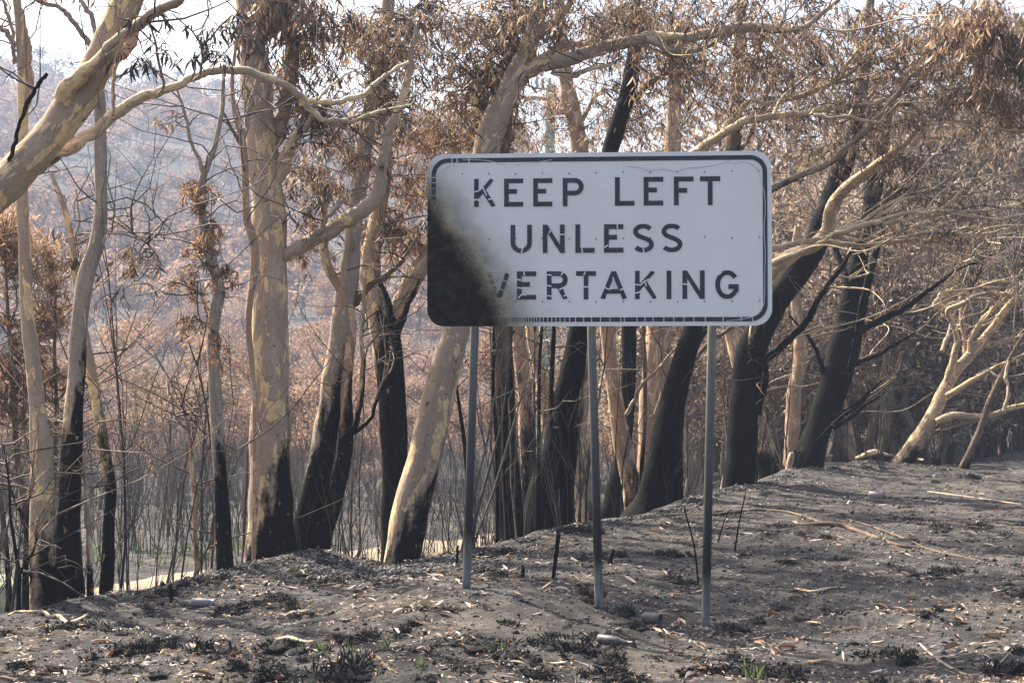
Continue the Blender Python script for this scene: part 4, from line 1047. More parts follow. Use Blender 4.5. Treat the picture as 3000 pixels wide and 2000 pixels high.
gum('broad peeling brown and tan trunk seen beneath the sign', 'O', [(1490, 1180, 66), (1490, 1100, 60), (1496, 1000, 58), (1502, 900, 60), (1510, 800, 61), (1516, 740, 60), (1525, 600, 54), (1535, 470, 46), (1545, 340, 38), (1548, 200, 30), (1550, 60, 22)], 21.5, 'pink', 1060, 0.4,
    crowns=[(1560, 60, 90, 80, 21.5, .9, 80, FINE), (1570, 280, 70, 60, 22, .8, 50, FINE)], twigs=10)
gum('narrow dark red-brown sapling between peeling trunk and middle post', '5', [(2080, 1290, 30), (2095, 1000, 28), (2115, 700, 26), (2115, 400, 26), (2105, 120, 22), (2090, -150, 14)], 19.0, 'brown', 1000, 0.2, limbs=[('5', [(2000, 670, 30), (2050, 580, 28), (2100, 480, 22), (2200, 380, 16), (2300, 260, 10)], 19.0, 18.8, 'gold')], twigs=6, name='sapling', flare=False)
gum('massive black trunk leaning right with long honey limbs above the sign', 'O',
    [(1482, 1210, 124), (1500, 1165, 92), (1515, 1080, 74), (1535, 980, 63), (1555, 890, 56), (1575, 810, 50), (1592, 745, 46), (1615, 650, 44), (1635, 560, 42), (1650, 480, 40), (1668, 400, 36), (1684, 340, 34), (1690, 260, 30), (1695, 180, 28), (1700, 80, 26), (1705, -40, 20)], 18.6, 'brown', 380, 0.5,
    stems=[('5', [(2290, 1300, 130), (2300, 1100, 110), (2320, 850, 70), (2340, 600, 60), (2390, 380, 56), (2450, 200, 50), (2560, 60, 40)], 19.2, 19.6, 'gold!')],
    limbs=[('6', [(-140, 1150, 70), (60, 1020, 62), (150, 950, 60), (260, 885, 60), (400, 800, 55), (600, 762, 50), (780, 750, 46), (900, 718, 44), (980, 700, 42), (1050, 712, 38), (1200, 690, 34), (1340, 655, 32), (1480, 690, 28), (1650, 752, 24), (1830, 798, 20), (2000, 760, 14), (2240, 700, 9)], 18.6, 16.6, 'lit'),
           ('6', [(-60, 1100, 50), (170, 960, 44), (330, 780, 46), (440, 665, 40), (560, 680, 30), (700, 650, 40), (850, 600, 38), (1000, 530, 38), (1080, 430, 36), (1180, 310, 32), (1380, 230, 26), (1540, 170, 18), (1660, 70, 10)], 18.6, 17.4, 'lit'),
           ('6', [(960, 560, 22), (1130, 462, 24), (1300, 402, 22), (1420, 370, 20), (1560, 350, 14)], 17.9, 17.6, 'lit'), ('6', [(980, 545, 22), (1080, 535, 24), (1200, 512, 20), (1350, 465, 16), (1500, 420, 10)], 17.9, 18.2, 'lit'),
           ('6', [(400, 1380, 60), (590, 1240, 50), (800, 1140, 48), (950, 1070, 46), (1100, 950, 42), (1250, 810, 38), (1350, 690, 34), (1500, 500, 30), (1610, 415, 28), (1690, 260, 18), (1750, 160, 12)], 18.6, 15.8, 'grey'),
           ('6', [(860, 760, 26), (980, 775, 26), (1090, 770, 24), (1220, 800, 20), (1400, 830, 14)], 17.2, 17, 'lit'), ('6', [(1180, 310, 16), (1260, 220, 14), (1360, 120, 11), (1440, 50, 7)], 17.6, 17.4, 'lit'),
           ('6', [(600, 750, 22), (640, 660, 20), (700, 600, 14)], 17.8, 17.8, 'lit'), ('6', [(390, 980, 30), (470, 830, 30), (540, 660, 28), (600, 480, 26), (640, 200, 22), (690, 40, 16)], 18.6, 19, 'grey')],
    crowns=[(1700, 200, 130, 80, 18.6, .9, 120, {}), (1850, 150, 130, 80, 18.2, .9, 110, {}), (1880, 60, 150, 60, 17.6, .9, 110, {}), (1800, 310, 120, 60, 18.4, .9, 50, {}), (2000, 200, 130, 90, 17.6, .9, 100, {}), (2100, 80, 140, 80, 17, .9, 130, {}), (2250, 60, 110, 80, 15.8, .7, 130, BIG), (2320, 150, 80, 80, 16.0, .7, 90, BIG), (2230, 190, 120, 70, 16.8, .8, 90, {}), (2330, 250, 70, 70, 16.8, .7, 60, {}), (1950, 350, 120, 50, 18, .8, 26, {}), (2100, 290, 110, 60, 17.4, .8, 30, {}), (2300, 320, 80, 70, 17.6, .8, 40, {})], twigs=40, arch=46)
gum('pale crooked limb tree twisting out past the sign edge', 'O',
    [(1700, 1140, 34), (1707, 1000, 34), (1718, 880, 34), (1736, 780, 36), (1752, 690, 36), (1785, 615, 34), (1830, 580, 32), (1872, 562, 32), (1900, 530, 31), (1910, 480, 29), (1935, 440, 28), (1960, 420, 26), (2000, 390, 24), (2040, 360, 20), (2080, 330, 14), (2120, 280, 9)], 21.6, 'lit', 700, 0.3, d1=17.6,
    limbs=[('7', [(540, 175, 50), (600, 155, 52), (700, 110, 46), (820, 70, 40), (920, 20, 36), (1000, -40, 30), (1170, -110, 28), (1300, -200, 26), (1500, -300, 20), (1700, -330, 12)], 18.0, 17, 'lit'),
           ('7', [(550, 100, 44), (600, 62, 46), (750, 25, 44), (900, 8, 40), (1010, 30, 36), (1170, 40, 32), (1400, 15, 26), (1660, 18, 22), (1780, 80, 18), (1920, 110, 15), (2050, 30, 11)], 18.0, 17.6, 'lit'),
           ('6', [(1000, 1530, 36), (1150, 1490, 34), (1300, 1445, 30), (1500, 1390, 26), (1680, 1380, 20), (1840, 1240, 14)], 17.4, 16.8, 'lit'), ('6', [(1240, 1450, 26), (1350, 1370, 24), (1480, 1300, 20), (1700, 1290, 14), (1900, 1290, 8)], 17.3, 16.9, 'lit'),
           ('6', [(1330, 1470, 28), (1600, 1430, 24), (1780, 1390, 20), (2000, 1380, 15), (2240, 1340, 8)], 17.2, 16.6, 'lit'), ('6', [(1470, 1020, 16), (1530, 930, 13), (1600, 830, 8)], 17.3, 17, 'lit'), ('6', [(1460, 1535, 30), (1700, 1532, 26), (1950, 1535, 18), (2200, 1490, 10)], 17.4, 17.8, 'lit')],
    crowns=[(2080, 420, 100, 50, 17.6, .7, 50, DK), (2200, 520, 120, 60, 17.4, .8, 50, FINE)], twigs=26, arch=26)
gum('heavy sooty trunk bending right with one honey side limb', 'O',
    [(1690, 1150, 84), (1698, 1080, 74), (1704, 1000, 68), (1712, 890, 65), (1730, 790, 67), (1775, 700, 64), (1830, 625, 58), (1870, 560, 54), (1900, 480, 49), (1930, 400, 44), (1955, 330, 38), (1975, 230, 34), (1990, 120, 26), (2000, 0, 18)], 21.0, 'brown', 250, 0.4,
    limbs=[('7', [(510, 860, 50), (550, 790, 48), (640, 715, 46), (780, 580, 44), (840, 500, 42), (885, 410, 40), (960, 290, 38), (1040, 190, 32), (1120, 60, 22)], 21.0, 20.3, 'lit'), ('7', [(500, 1150, 40), (540, 950, 36), (555, 830, 30)], 21, 20.7, 'grey'),
           ('7', [(1000, 60, 40), (1060, 200, 36), (1080, 330, 30)], 22, 21.6, 'brown')],
    crowns=[(1990, 300, 110, 80, 21.4, .9, 50, {}), (1870, 390, 90, 50, 21.6, .8, 30, FINE), (2100, 380, 120, 70, 21.4, .9, 50, FINE), (1850, 470, 60, 80, 22.5, .7, 36, FINE)], twigs=16, arch=14)
gum('tan spotted trunk leaning left beside the right hand post', 'O', [(1788, 1120, 66), (1772, 1080, 56), (1752, 1020, 46), (1735, 950, 42), (1715, 880, 40), (1695, 820, 37), (1678, 760, 33), (1655, 680, 28), (1640, 600, 22)], 24.0, 'gold', 1010, -0.2, limbs=[('7', [(0, 1000, 20), (40, 880, 26), (120, 740, 30), (230, 640, 32), (340, 570, 26)], 22, 22, 'brown')], twigs=6)
gum('double stemmed sooty black trunk with three dark side boughs', 'O',
    [(1838, 1110, 94), (1862, 1040, 70), (1884, 970, 61), (1907, 890, 56), (1928, 800, 50), (1947, 710, 46), (1965, 630, 42), (1982, 560, 38), (1998, 490, 40), (2012, 410, 36), (2030, 320, 30), (2045, 220, 22)], 23.6, 'brown', 300, 0.4,
    stems=[('7', [(985, 1180, 44), (1040, 1050, 50), (1092, 900, 50), (1142, 700, 50), (1186, 450, 50), (1228, 250, 48), (1276, 60, 44), (1310, -80, 42), (1330, -250, 34)], 23.4, 23.8, 'brown')],
    limbs=[('7', [(1120, 640, 44), (1180, 595, 44), (1300, 530, 42), (1420, 475, 38), (1520, 410, 34), (1640, 320, 28), (1760, 230, 20), (1880, 165, 14), (2080, 90, 8)], 23.5, 22.6, 'brown'),
           ('7', [(1090, 870, 30), (1150, 810, 28), (1270, 765, 24), (1400, 690, 18), (1530, 610, 9)], 23.5, 22.8, 'brown'), ('7', [(970, 1220, 46), (1040, 1160, 42), (1130, 1095, 36), (1220, 1010, 26), (1300, 930, 14)], 23.5, 22.9, 'brown'),
           ('7', [(990, 1240, 30), (1080, 1190, 26), (1180, 1110, 20), (1300, 1030, 10)], 23.5, 23.1, 'lit'), ('7', [(1080, 420, 60), (1070, 260, 44), (1030, 130, 34), (1000, 40, 26)], 23.7, 23.9, 'brown'), ('7', [(930, 920, 34), (900, 790, 30), (860, 690, 26), (780, 590, 20), (700, 500, 12)], 23.6, 23.2, 'brown')],
    crowns=[(2040, 470, 70, 60, 23.6, .7, 60, dict(DK)), (2080, 530, 50, 40, 23.6, .6, 30, dict(DK)), (2180, 430, 120, 70, 24, .9, 90, FINE), (2290, 450, 80, 90, 24, .9, 80, FINE), (2150, 620, 110, 70, 25, .9, 70, FINE)], twigs=30, leaf='grey', arch=12)
gum('slender pink peeling trunk between the two sooty black ones', 'O', [(1814, 1105, 50), (1816, 1060, 38), (1820, 980, 34), (1824, 900, 34), (1838, 830, 32), (1836, 760, 28), (1828, 700, 26), (1824, 620, 22), (1832, 520, 16)], 25.0, 'pink', 1180, 0, twigs=8)
gum('broken pale splinter stump at the foot of the double black trunk', '7', [(690, 1590, 60), (700, 1500, 52), (712, 1430, 44), (720, 1400, 26)], 22.6, 'gold', None, twigs=0, name='stump', cat='stump')
gum('wide branching gum leaning right with flayed cream limbs', '7',
    [(1390, 1530, 150), (1440, 1470, 130), (1560, 1300, 110), (1640, 1160, 96), (1700, 1030, 84), (1770, 900, 76), (1860, 790, 72), (1960, 680, 64), (2050, 560, 52), (2130, 450, 46), (2240, 330, 36), (2380, 200, 22)], 27.0, 'gold', 1015, 0.3,
    limbs=[('7', [(1720, 980, 50), (1770, 820, 48), (1800, 660, 42), (1770, 540, 36), (1740, 470, 34), (1830, 430, 32), (1960, 360, 28), (2100, 360, 22), (2240, 375, 16)], 27.0, 26.6, 'gold'), ('7', [(1880, 760, 40), (1900, 640, 36), (1980, 520, 32), (2100, 400, 24), (2200, 300, 14)], 27.0, 26.8, 'gold'),
           ('7', [(1690, 1060, 50), (1780, 1000, 44), (1900, 930, 40), (2060, 840, 32), (2240, 760, 24), (2400, 700, 14)], 27, 26, 'gold'), ('7', [(1960, 700, 36), (2040, 690, 34), (2120, 670, 30), (2220, 640, 22), (2350, 560, 12)], 27, 26.8, 'gold'),
           ('7', [(1640, 455, 34), (1690, 380, 36), (1760, 335, 36), (1900, 300, 30), (2080, 280, 20), (2240, 300, 10)], 27, 27.2, 'gold'), ('7', [(1740, 470, 30), (1690, 430, 30), (1640, 455, 30)], 27, 27, 'gold'), ('7', [(1700, 740, 30), (1740, 640, 28), (1760, 560, 24)], 27.2, 27.5, 'grey'), ('7', [(1830, 440, 34), (1830, 560, 34), (1850, 680, 34), (1850, 790, 34)], 27.2, 27.1, 'gold')],
    crowns=[(2250, 560, 90, 70, 27, 1, 60, FINE), (2180, 690, 110, 60, 28.5, 1, 40, FINE), (2320, 680, 60, 60, 27, .8, 30, FINE)], leaf='grey', twigs=30, arch=30)
gum('thin dark stem leaning right at the rim of the bank', '7', [(1845, 1510, 66), (1880, 1420, 56), (1940, 1280, 48), (1985, 1150, 44), (2020, 1050, 40), (2085, 910, 36), (2150, 780, 30), (2225, 650, 22), (2330, 500, 12)], 26.0, 'brown', 1030, 0.3, limbs=[('7', [(2140, 800, 16), (2120, 900, 22), (2140, 1000, 24), (2110, 1130, 22)], 25.9, 25.8, 'lit')], twigs=12)
gum('cluster of short burnt trunks standing in scrub beyond the bank', '7', [(1230, 1490, 80), (1225, 1400, 70), (1230, 1300, 66), (1255, 1180, 54), (1270, 1050, 40), (1300, 900, 28), (1340, 760, 16)], 29.0, 'brown', 1060, 0.3,
    stems=[('7', [(1275, 1490, 50), (1300, 1350, 46), (1330, 1200, 40), (1370, 1020, 32), (1390, 880, 22), (1440, 740, 12)], 29, 29, 'brown!'), ('7', [(1140, 1470, 90), (1090, 1370, 80), (1040, 1260, 70), (1000, 1160, 56), (980, 1040, 40)], 28.5, 29.5, 'brown!'), ('7', [(1130, 1450, 50), (1100, 1280, 46), (1080, 1130, 34), (1060, 1000, 22)], 29.5, 29.6, 'lit!')], twigs=16)
o_ = gum('fallen half-burnt limb propped level above the bank', '7', [(1660, 1200, 44), (1700, 1185, 60), (1780, 1158, 56), (1900, 1168, 54), (2040, 1155, 46), (2140, 1115, 40), (2260, 1085, 36), (2420, 1060, 26), (2520, 1300, 20)], 26.6, 'gold', 1005, 0, limbs=[('7', [(1660, 1260, 16), (1760, 1240, 26), (1860, 1210, 26), (1990, 1190, 22)], 26.6, 26.5, 'brown'), ('7', [(2040, 1165, 26), (2110, 1190, 22), (2170, 1220, 16), (2200, 1230, 10)], 26.6, 26.3, 'brown'), ('7', [(1700, 1190, 26), (1690, 1300, 30), (1680, 1450, 30), (1675, 1530, 30)], 26.6, 26.6, 'brown')], twigs=8, base_to_ground=False, name='fallen_limb', cat='fallen limb')

# shrubs with scorched leaves at the left edge
gum('bushy multi-stemmed shrub of orange-brown leaves at the bank edge', 'O', [(60, 1330, 18), (62, 1200, 16), (40, 1050, 14), (30, 900, 11), (20, 750, 8), (12, 600, 5)], 12.6, 'brown', 1150, 0,
    stems=[('O', [(110, 1330, 14), (120, 1150, 12), (130, 950, 10), (125, 800, 8), (130, 620, 4)], 12.8, 12.9, 'brown!'), ('O', [(20, 1350, 14), (5, 1180, 12), (-20, 1000, 9), (-30, 800, 6)], 12.4, 12.5, 'brown!'), ('O', [(140, 1340, 12), (150, 1150, 10), (165, 1000, 7), (170, 880, 4)], 12.8, 12.7, 'brown!')],
    crowns=[(15, 560, 55, 75, 12.7, .4, 90, dict(leaf=(.06, .1), upright=True, tone=(.6, 1))), (70, 640, 80, 70, 12.8, .4, 110, dict(leaf=(.06, .1), upright=True, tone=(.5, 1))), (110, 720, 70, 70, 12.8, .4, 80, dict(leaf=(.06, .1), upright=True, tone=(.3, .9))), (40, 780, 80, 80, 12.7, .4, 70, dict(tone=(0, .6))), (110, 860, 60, 70, 12.8, .4, 40, dict(tone=(0, .5))), (30, 920, 60, 80, 12.6, .4, 30, dict(tone=(0, .4)))], leaf='orange', twigs=30, name='shrub', cat='shrub', flare=False)
gum('bare forked black sapling growing at the edge of the bank', '3', [(108, 1160, 32), (108, 1060, 28), (110, 940, 26), (85, 780, 20), (60, 600, 16), (50, 400, 11), (20, 200, 7)], 10.3, 'brown', 900, 0, limbs=[('3', [(112, 940, 18), (150, 880, 16), (195, 800, 12), (215, 700, 8)], 10.3, 10.2, 'brown'), ('3', [(95, 880, 12), (40, 860, 10), (-20, 850, 6)], 10.3, 10.4, 'brown'), ('3', [(190, 1140, 20), (180, 1050, 22), (180, 960, 22), (140, 930, 10)], 10.5, 10.4, 'brown'), ('3', [(200, 860, 24), (160, 700, 22), (110, 580, 20), (70, 480, 16), (40, 380, 10)], 10.7, 10.8, 'pink')], twigs=14, name='sapling', flare=False)

# ------------------------------------------------------------------ burnt saplings of the thicket
def sapling_mesh(seed, stems=2, dens=7, light=False):
    rng = np.random.default_rng(seed)
    mb = MB(); K = 5
    P_all = []; R_all = []
    def shoot(p, d, L, r, lvl):
        d = d / np.linalg.norm(d)
        ts = np.linspace(0, 1, K)
        bend = rng.normal(size=3) * 0.10
        P = p + d * (L * ts)[:, None] + bend * (L * ts ** 2)[:, None] + rng.normal(size=(K, 3)) * 0.012 * L
        P[0] = p
        P[:, 2] += 0.10 * L * ts ** 2
        P_all.append(P); R_all.append(np.linspace(r, r * 0.3, K))
        if lvl >= (1 if light else 2): return
        n = rng.integers(dens - 2, dens + 3) if lvl == 0 else rng.integers(1, 4)
        for _ in range(n):
            k = rng.integers(1, K)
            a = rng.uniform(0, 2 * math.pi); e = rng.uniform(0.35, 0.8)
            side = np.array([math.cos(a), math.sin(a), 0.0])
            shoot(P[k], d * (1 - e * 0.4) + side * e * 0.75, L * rng.uniform(0.22, 0.5) * (1 if lvl == 0 else 0.8), r * 0.42, lvl + 1)
    for _ in range(stems):
        a = rng.uniform(0, 6.28); q = rng.uniform(0, 0.25)
        shoot(np.array([math.cos(a) * q * 0.25, math.sin(a) * q * 0.25, -0.05]), np.array([math.cos(a) * q, math.sin(a) * q, 1.0]), rng.uniform(0.7, 1.1), rng.uniform(0.007, 0.012), 0)
    multi_tube(mb, np.array(P_all), np.array(R_all), rng.uniform(0.0, 0.55, len(P_all)), 4 if not light else 3)
    return mb

M_SAP = (lambda t: t.done(t.bsdf(t.ramp(t.attr('rnd'), [(0, (0.018, 0.016, 0.015)), (0.3, (0.05, 0.042, 0.036)), (0.6, (0.15, 0.12, 0.09)), (1, (0.3, 0.24, 0.17))]), 0.8)))(NT('burnt_twig'))
SAPM = []
for k in range(10):
    me = sapling_mesh(100 + k, 1 + k % 4, 5 + k % 5).mesh('sapling_%d' % k)
    me.materials.append(M_SAP); SAPM.append(me)

PATHC = np.array([pt(-700, 1730, 17)[:2], pt(-100, 1735, 17.5)[:2], pt(300, 1690, 19)[:2], pt(700, 1640, 21.5)[:2], pt(1100, 1590, 25)[:2], pt(1500, 1540, 29)[:2], pt(1900, 1490, 35)[:2], pt(2300, 1450, 44)[:2]])
_pc = catmull(np.c_[PATHC, np.zeros(len(PATHC))], 14)[:, :2]
def on_path(x, y, w=1.5):
    return (np.hypot(_pc[:, 0] - x, _pc[:, 1] - y).min() < w)

import re
def near_tree(x, y):
    best = min((t for t in TREES if re.search(r'(trunks?|gum|stems?|shrub)\b', t['label'])), key=lambda t: math.hypot(t.location.x - x * t.location.y / y, 0.15 * (t.location.y - y)))
    return re.match(r'(.*?\b(?:trunks?|gum|stems?|shrub))\b', best['label']).group(1)
def crest_y(x): return float(np.interp(x, CX, CY))
n_s = 0
rs = np.random.default_rng(5)
while n_s < 278:
    if n_s >= 250:
        px = rs.uniform(-50, 2700); dd = rs.uniform(0.2, 3.0)
    elif n_s < 190:
        px = rs.uniform(-250, 2050); dd = rs.uniform(0.15, 16) ** 1.0
    else:
        px = rs.uniform(2050, 3250); dd = rs.uniform(0.1, 9)
    u = (px - 1500) / F
    yy = 12.0
    for _ in range(6): yy = crest_y(u * yy)
    yy = yy + dd; x = u * yy
    if on_path(x, yy, 1.6) and rs.random() < 0.93: continue
    h = rs.uniform(0.9, 2.2) if dd > 4 else rs.uniform(0.4, 1.3)
    if n_s >= 250: h = rs.uniform(1.6, 3.2)
    o = link('burnt_sapling', SAPM[rs.integers(0, 10)], None, None, (x, yy, gz(x, yy)))
    o.rotation_euler = (rs.normal() * 0.08, rs.normal() * 0.08, rs.uniform(0, 6.28))
    o.scale = (h * rs.uniform(.7, 1.1), h * rs.uniform(.7, 1.1), h)
    if n_s >= 250: o.scale = (h * .6, h * .6, h)
    tag(o, '%s burnt sapling %s %s' % ('knee-high' if h < .9 else 'thin' if h < 1.6 else 'tall', 'beside' if dd < 2.5 else 'behind', ' '.join(near_tree(x, yy).split()[-9:])), 'sapling', 'burnt saplings in the thicket beyond the bank')
    n_s += 1

def merged(protos, placements, name, mat, kind, smooth=True):
    """many small things nobody could count, joined into one object"""
    mb = MB()
    arr = []
    for m in protos:
        arr.append((np.concatenate(m.v), m.f, m.a, np.concatenate(m.a), [x for x in m.f]))
    for (k, loc, s, rz, tone) in placements:
        V, fl, _, A, _2 = arr[k]
        c, sn = math.cos(rz), math.sin(rz)
        W = V * np.array(s)
        W = np.stack([W[:, 0] * c - W[:, 1] * sn, W[:, 0] * sn + W[:, 1] * c, W[:, 2]], 1) + np.array(loc)
        base = mb.n
        first = True
        for f in fl:
            mb.f.append(f + base)
        mb.v.append(W); mb.a.append(np.clip(A + tone, 0, 1)); mb.b.append(np.zeros((len(W), 3))); mb.n += len(W)
    o = link(name, mb.mesh(name, smooth=smooth), mat)
    return tag(o, kind=kind)

lp = [sapling_mesh(300 + k, 3, 6, True) for k in range(5)]
pl = []
while len(pl) < 820:
    px = rs.uniform(-400, 3400); d = 17 + 48 * rs.random() ** 1.2
    x = (px - 1500) / F * d
    if d < crest_y(x) + 4.5 or on_path(x, d, 2.6): continue
    h = rs.uniform(0.8, 1.9) * (0.8 if d < 28 else 1.15)
    pl.append((rs.integers(0, 5), (x, d, gz(x, d)), (h * 0.8, h * 0.8, h), rs.uniform(0, 6.28), rs.uniform(-0.1, 0.25)))
o = merged(lp, pl, 'undergrowth', M_SAP, 'stuff')
tag(o, 'dense mass of thin grey burnt stems filling the valley floor', 'undergrowth')

# ------------------------------------------------------------------ trees of the valley and the hillside
def wild_tree(seed, nleaf, lsize, h=1.0, lobes=7, limbs=7, sides=5, spread=0.36, low=0.42, tone=(0.0, 1.0), asp=0.5):
    """unit-height tree: returns trunk MB and crown MB"""
    rng = np.random.default_rng(seed)
    tb = MB(); cb = MB()
    K = 7; ts = np.linspace(0, 1, K)
    lean = rng.normal(size=2) * 0.10
    T = np.zeros((K, 3)); T[:, 2] = ts * 0.72 - 0.03
    T[:, 0] = lean[0] * ts + rng.normal(size=K) * 0.012; T[:, 1] = lean[1] * ts + rng.normal(size=K) * 0.012
    r0 = rng.uniform(0.016, 0.026)
    multi_tube(tb, T[None], (r0 * (1.05 - 0.75 * ts))[None], 0.3, sides)
    ends = []
    Ps = []; Rs_ = []
    for _ in range(limbs):
        k = rng.integers(2, K); a = rng.uniform(0, 6.28)
        L = rng.uniform(0.18, 0.42)
        dv = np.array([math.cos(a) * 0.7, math.sin(a) * 0.7, rng.uniform(0.4, 1.0)]); dv /= np.linalg.norm(dv)
        q = T[k] + dv * (L * np.linspace(0, 1, 5))[:, None] + rng.normal(size=(5, 3)) * 0.015
        q[0] = T[k]
        Ps.append(q); Rs_.append(np.linspace(r0 * 0.5, r0 * 0.12, 5)); ends.append(q[-1]); ends.append(q[3])
    multi_tube(tb, np.array(Ps), np.array(Rs_), rng.random(len(Ps)), 4 if sides > 3 else 3)
    ends = np.array(ends)
    C = []
    for i in range(lobes):
        e = ends[rng.integers(0, len(ends))]
        C.append((e + rng.normal(size=3) * 0.04, rng.uniform(0.09, 0.2) * spread / 0.36))
    per = nleaf // lobes
    for c, r in C:
        e = unit(per, rng) * (rng.random(per) ** 0.45)[:, None]
        P = c + e * np.array([r, r, r * 0.62])
        P[:, 2] = np.maximum(P[:, 2], low - 0.1 * rng.random(per))
        D = unit(per, rng); D[:, 2] -= 0.25
        le = lsize * rng.uniform(0.6, 1.4, per)
        lt = rng.uniform(*tone)
        kites(cb, P, D, le, le * asp * rng.uniform(0.7, 1.2, per), np.clip(lt * 0.5 + 0.5 * rng.uniform(tone[0], tone[1], per), 0, 1), rng)
    return tb, cb

M_FTRUNK = simple('far_trunk', [(0.05, 0.045, 0.042), (0.16, 0.13, 0.11), (0.28, 0.23, 0.19)], 2.0, 0.85)
def tree_kind(seeds, name, nleaf, lsize, leafm, **kw):
    out = []
    for s in seeds:
        tb, cb = wild_tree(s, nleaf, lsize, **kw)
        tm = tb.mesh(name + '_trunk'); tm.materials.append(M_FTRUNK)
        cm = cb.mesh(name + '_crown', smooth=False); cm.materials.append(leafm)
        out.append((tm, cm))
    return out

VALLEY = tree_kind(range(500, 508), 'valley_tree', 4200, 0.027, FARLEAF, lobes=13, limbs=8, low=0.35, spread=0.42)
SCRUB = tree_kind(range(520, 526), 'scrub_tree', 3600, 0.026, LEAF['grey'], lobes=20, limbs=16, low=0.12, spread=0.55, asp=0.3)
SCRUB2 = tree_kind(range(530, 534), 'scrub_tree_orange', 3200, 0.026, LEAF['orange'], lobes=14, limbs=14, low=0.2, spread=0.5, asp=0.3, tone=(0.2, 1))
def put_tree(kindset, x, y, h, wid, label, group, name):
    tm, cm = kindset[rs.integers(0, len(kindset))]
    r = empty(name, (x, y, gz(x, y)), label, 'tree', group)
    r.rotation_euler = (rs.normal() * 0.04, rs.normal() * 0.04, rs.uniform(0, 6.28))
    r.scale = (wid, wid, h)
    link('trunk', tm, None, r); link('crown', cm, None, r)
n_v = 0
while n_v < 170:
    px = rs.uniform(-500, 2300); d = 38 + 74 * rs.random() ** 0.8
    if px > 1300 and rs.random() < 0.45: continue
    x = (px - 1500) / F * d
    if on_path(x, d, 3): continue
    h = rs.uniform(3.6, 6.5) * (0.8 if d < 50 else 1.0) + (1.0 if d > 80 else 0)
    w_ = rs.uniform(.8, 1.15)
    put_tree(VALLEY, x, d, h, h * w_, ('low scorched tree just across the sandy track' if d < 50 else 'scorched tree with a %s rusty crown %s' % ('broad' if w_ > 1.0 else 'narrow', 'in the middle of the valley' if d < 80 else 'at the foot of the hillside')), 'scorched trees on the valley floor', 'valley_tree')
    n_v += 1
n_v = 0
while n_v < 115:
    px = rs.uniform(1850, 3500); d = rs.uniform(27, 60)
    x = (px - 1500) / F * d
    if d < crest_y(x) + 3.0: continue
    h = rs.uniform(3.4, 7.0)
    if px < 2300 and rs.random() < 0.7:
        put_tree(SCRUB2, x, d, h * 0.75, h, 'low golden-brown leaved scrub tree behind the %s' % near_tree(x, d), 'golden brown scrub trees beyond the bank', 'scrub_tree')
    else:
        put_tree(SCRUB, x, d, h, h * 1.1, '%s grey-brown leaved scrub tree behind the %s' % ('tall' if h > 5 else 'low', near_tree(x, d)), 'grey brown scrub trees beyond the bank', 'scrub_tree')
    n_v += 1

for px in (2120, 2210, 2300, 2390, 2470, 2560, 2640, 2730, 2820, 2900, 2990, 3080, 3170, 3280):
    d = rs.uniform(33, 45); x = (px + rs.uniform(-30, 30) - 1500) / F * d; h = rs.uniform(8.5, 11.5)
    put_tree(SCRUB, x, d, h, h * rs.uniform(.7, .95), 'towering grey-brown gum behind the %s' % near_tree(x, d), 'towering gums behind the scrub', 'gum_tree')

# far hillside: a wood that reads as one mass
fp = [wild_tree(700 + k, 260, 0.08, lobes=7, limbs=3, sides=3, low=0.3, spread=0.42) for k in range(7)]
pls = []
while len(pls) < 1650:
    az = math.radians(rs.uniform(-27, 27)); r = math.sqrt(rs.uniform(108 ** 2, 345 ** 2))
    if az > math.radians(6) and rs.random() < 0.6: continue
    x, y = r * math.sin(az), r * math.cos(az)
    h = rs.uniform(5.5, 9.5)
    patch = float(vnoise(np.array([x / 30]), np.array([y / 30]), 4)[0])
    pls.append((rs.integers(0, 7), (x, y, gz(x, y)), (h * 0.95, h * 0.95, h), rs.uniform(0, 6.28), patch * 0.7 + rs.uniform(-.12, .12)))
o = merged([c for t, c in fp], pls, 'hillside_forest', FARLEAF, 'stuff', smooth=False)
tag(o, 'scorched pinkish crowns massed over the far hillside', 'forest')
o = merged([t for t, c in fp], pls, 'hillside_trunks', M_FTRUNK, 'stuff')
tag(o, 'grey trunks massed over the far hillside', 'forest')
# taller trees standing out on the ridge
RIDGE = tree_kind(range(800, 804), 'ridge_tree', 900, 0.05, leafm=leafmat('leaf_ridge_green', [(0, (0.05, 0.06, 0.04)), (0.6, (0.11, 0.12, 0.08)), (1, (0.18, 0.17, 0.12))], 0.25, 0.7), lobes=9, limbs=8, low=0.45)
for px in (-160, -40, 60, 130, 165, 215, 260, 330, 420, 470, 560, 640, 720, 800, 900, 1000, 1120):
    r = rs.uniform(296, 312); x = (px - 1500) / F * r
    h = rs.uniform(11, 15) * (1.35 if 100 < px < 200 else 1.0)
    put_tree(RIDGE, x, r, h, h * rs.uniform(.7, .95), 'tall grey green tree standing against the sky on the ridge', 'tall trees along the ridge', 'ridge_tree')

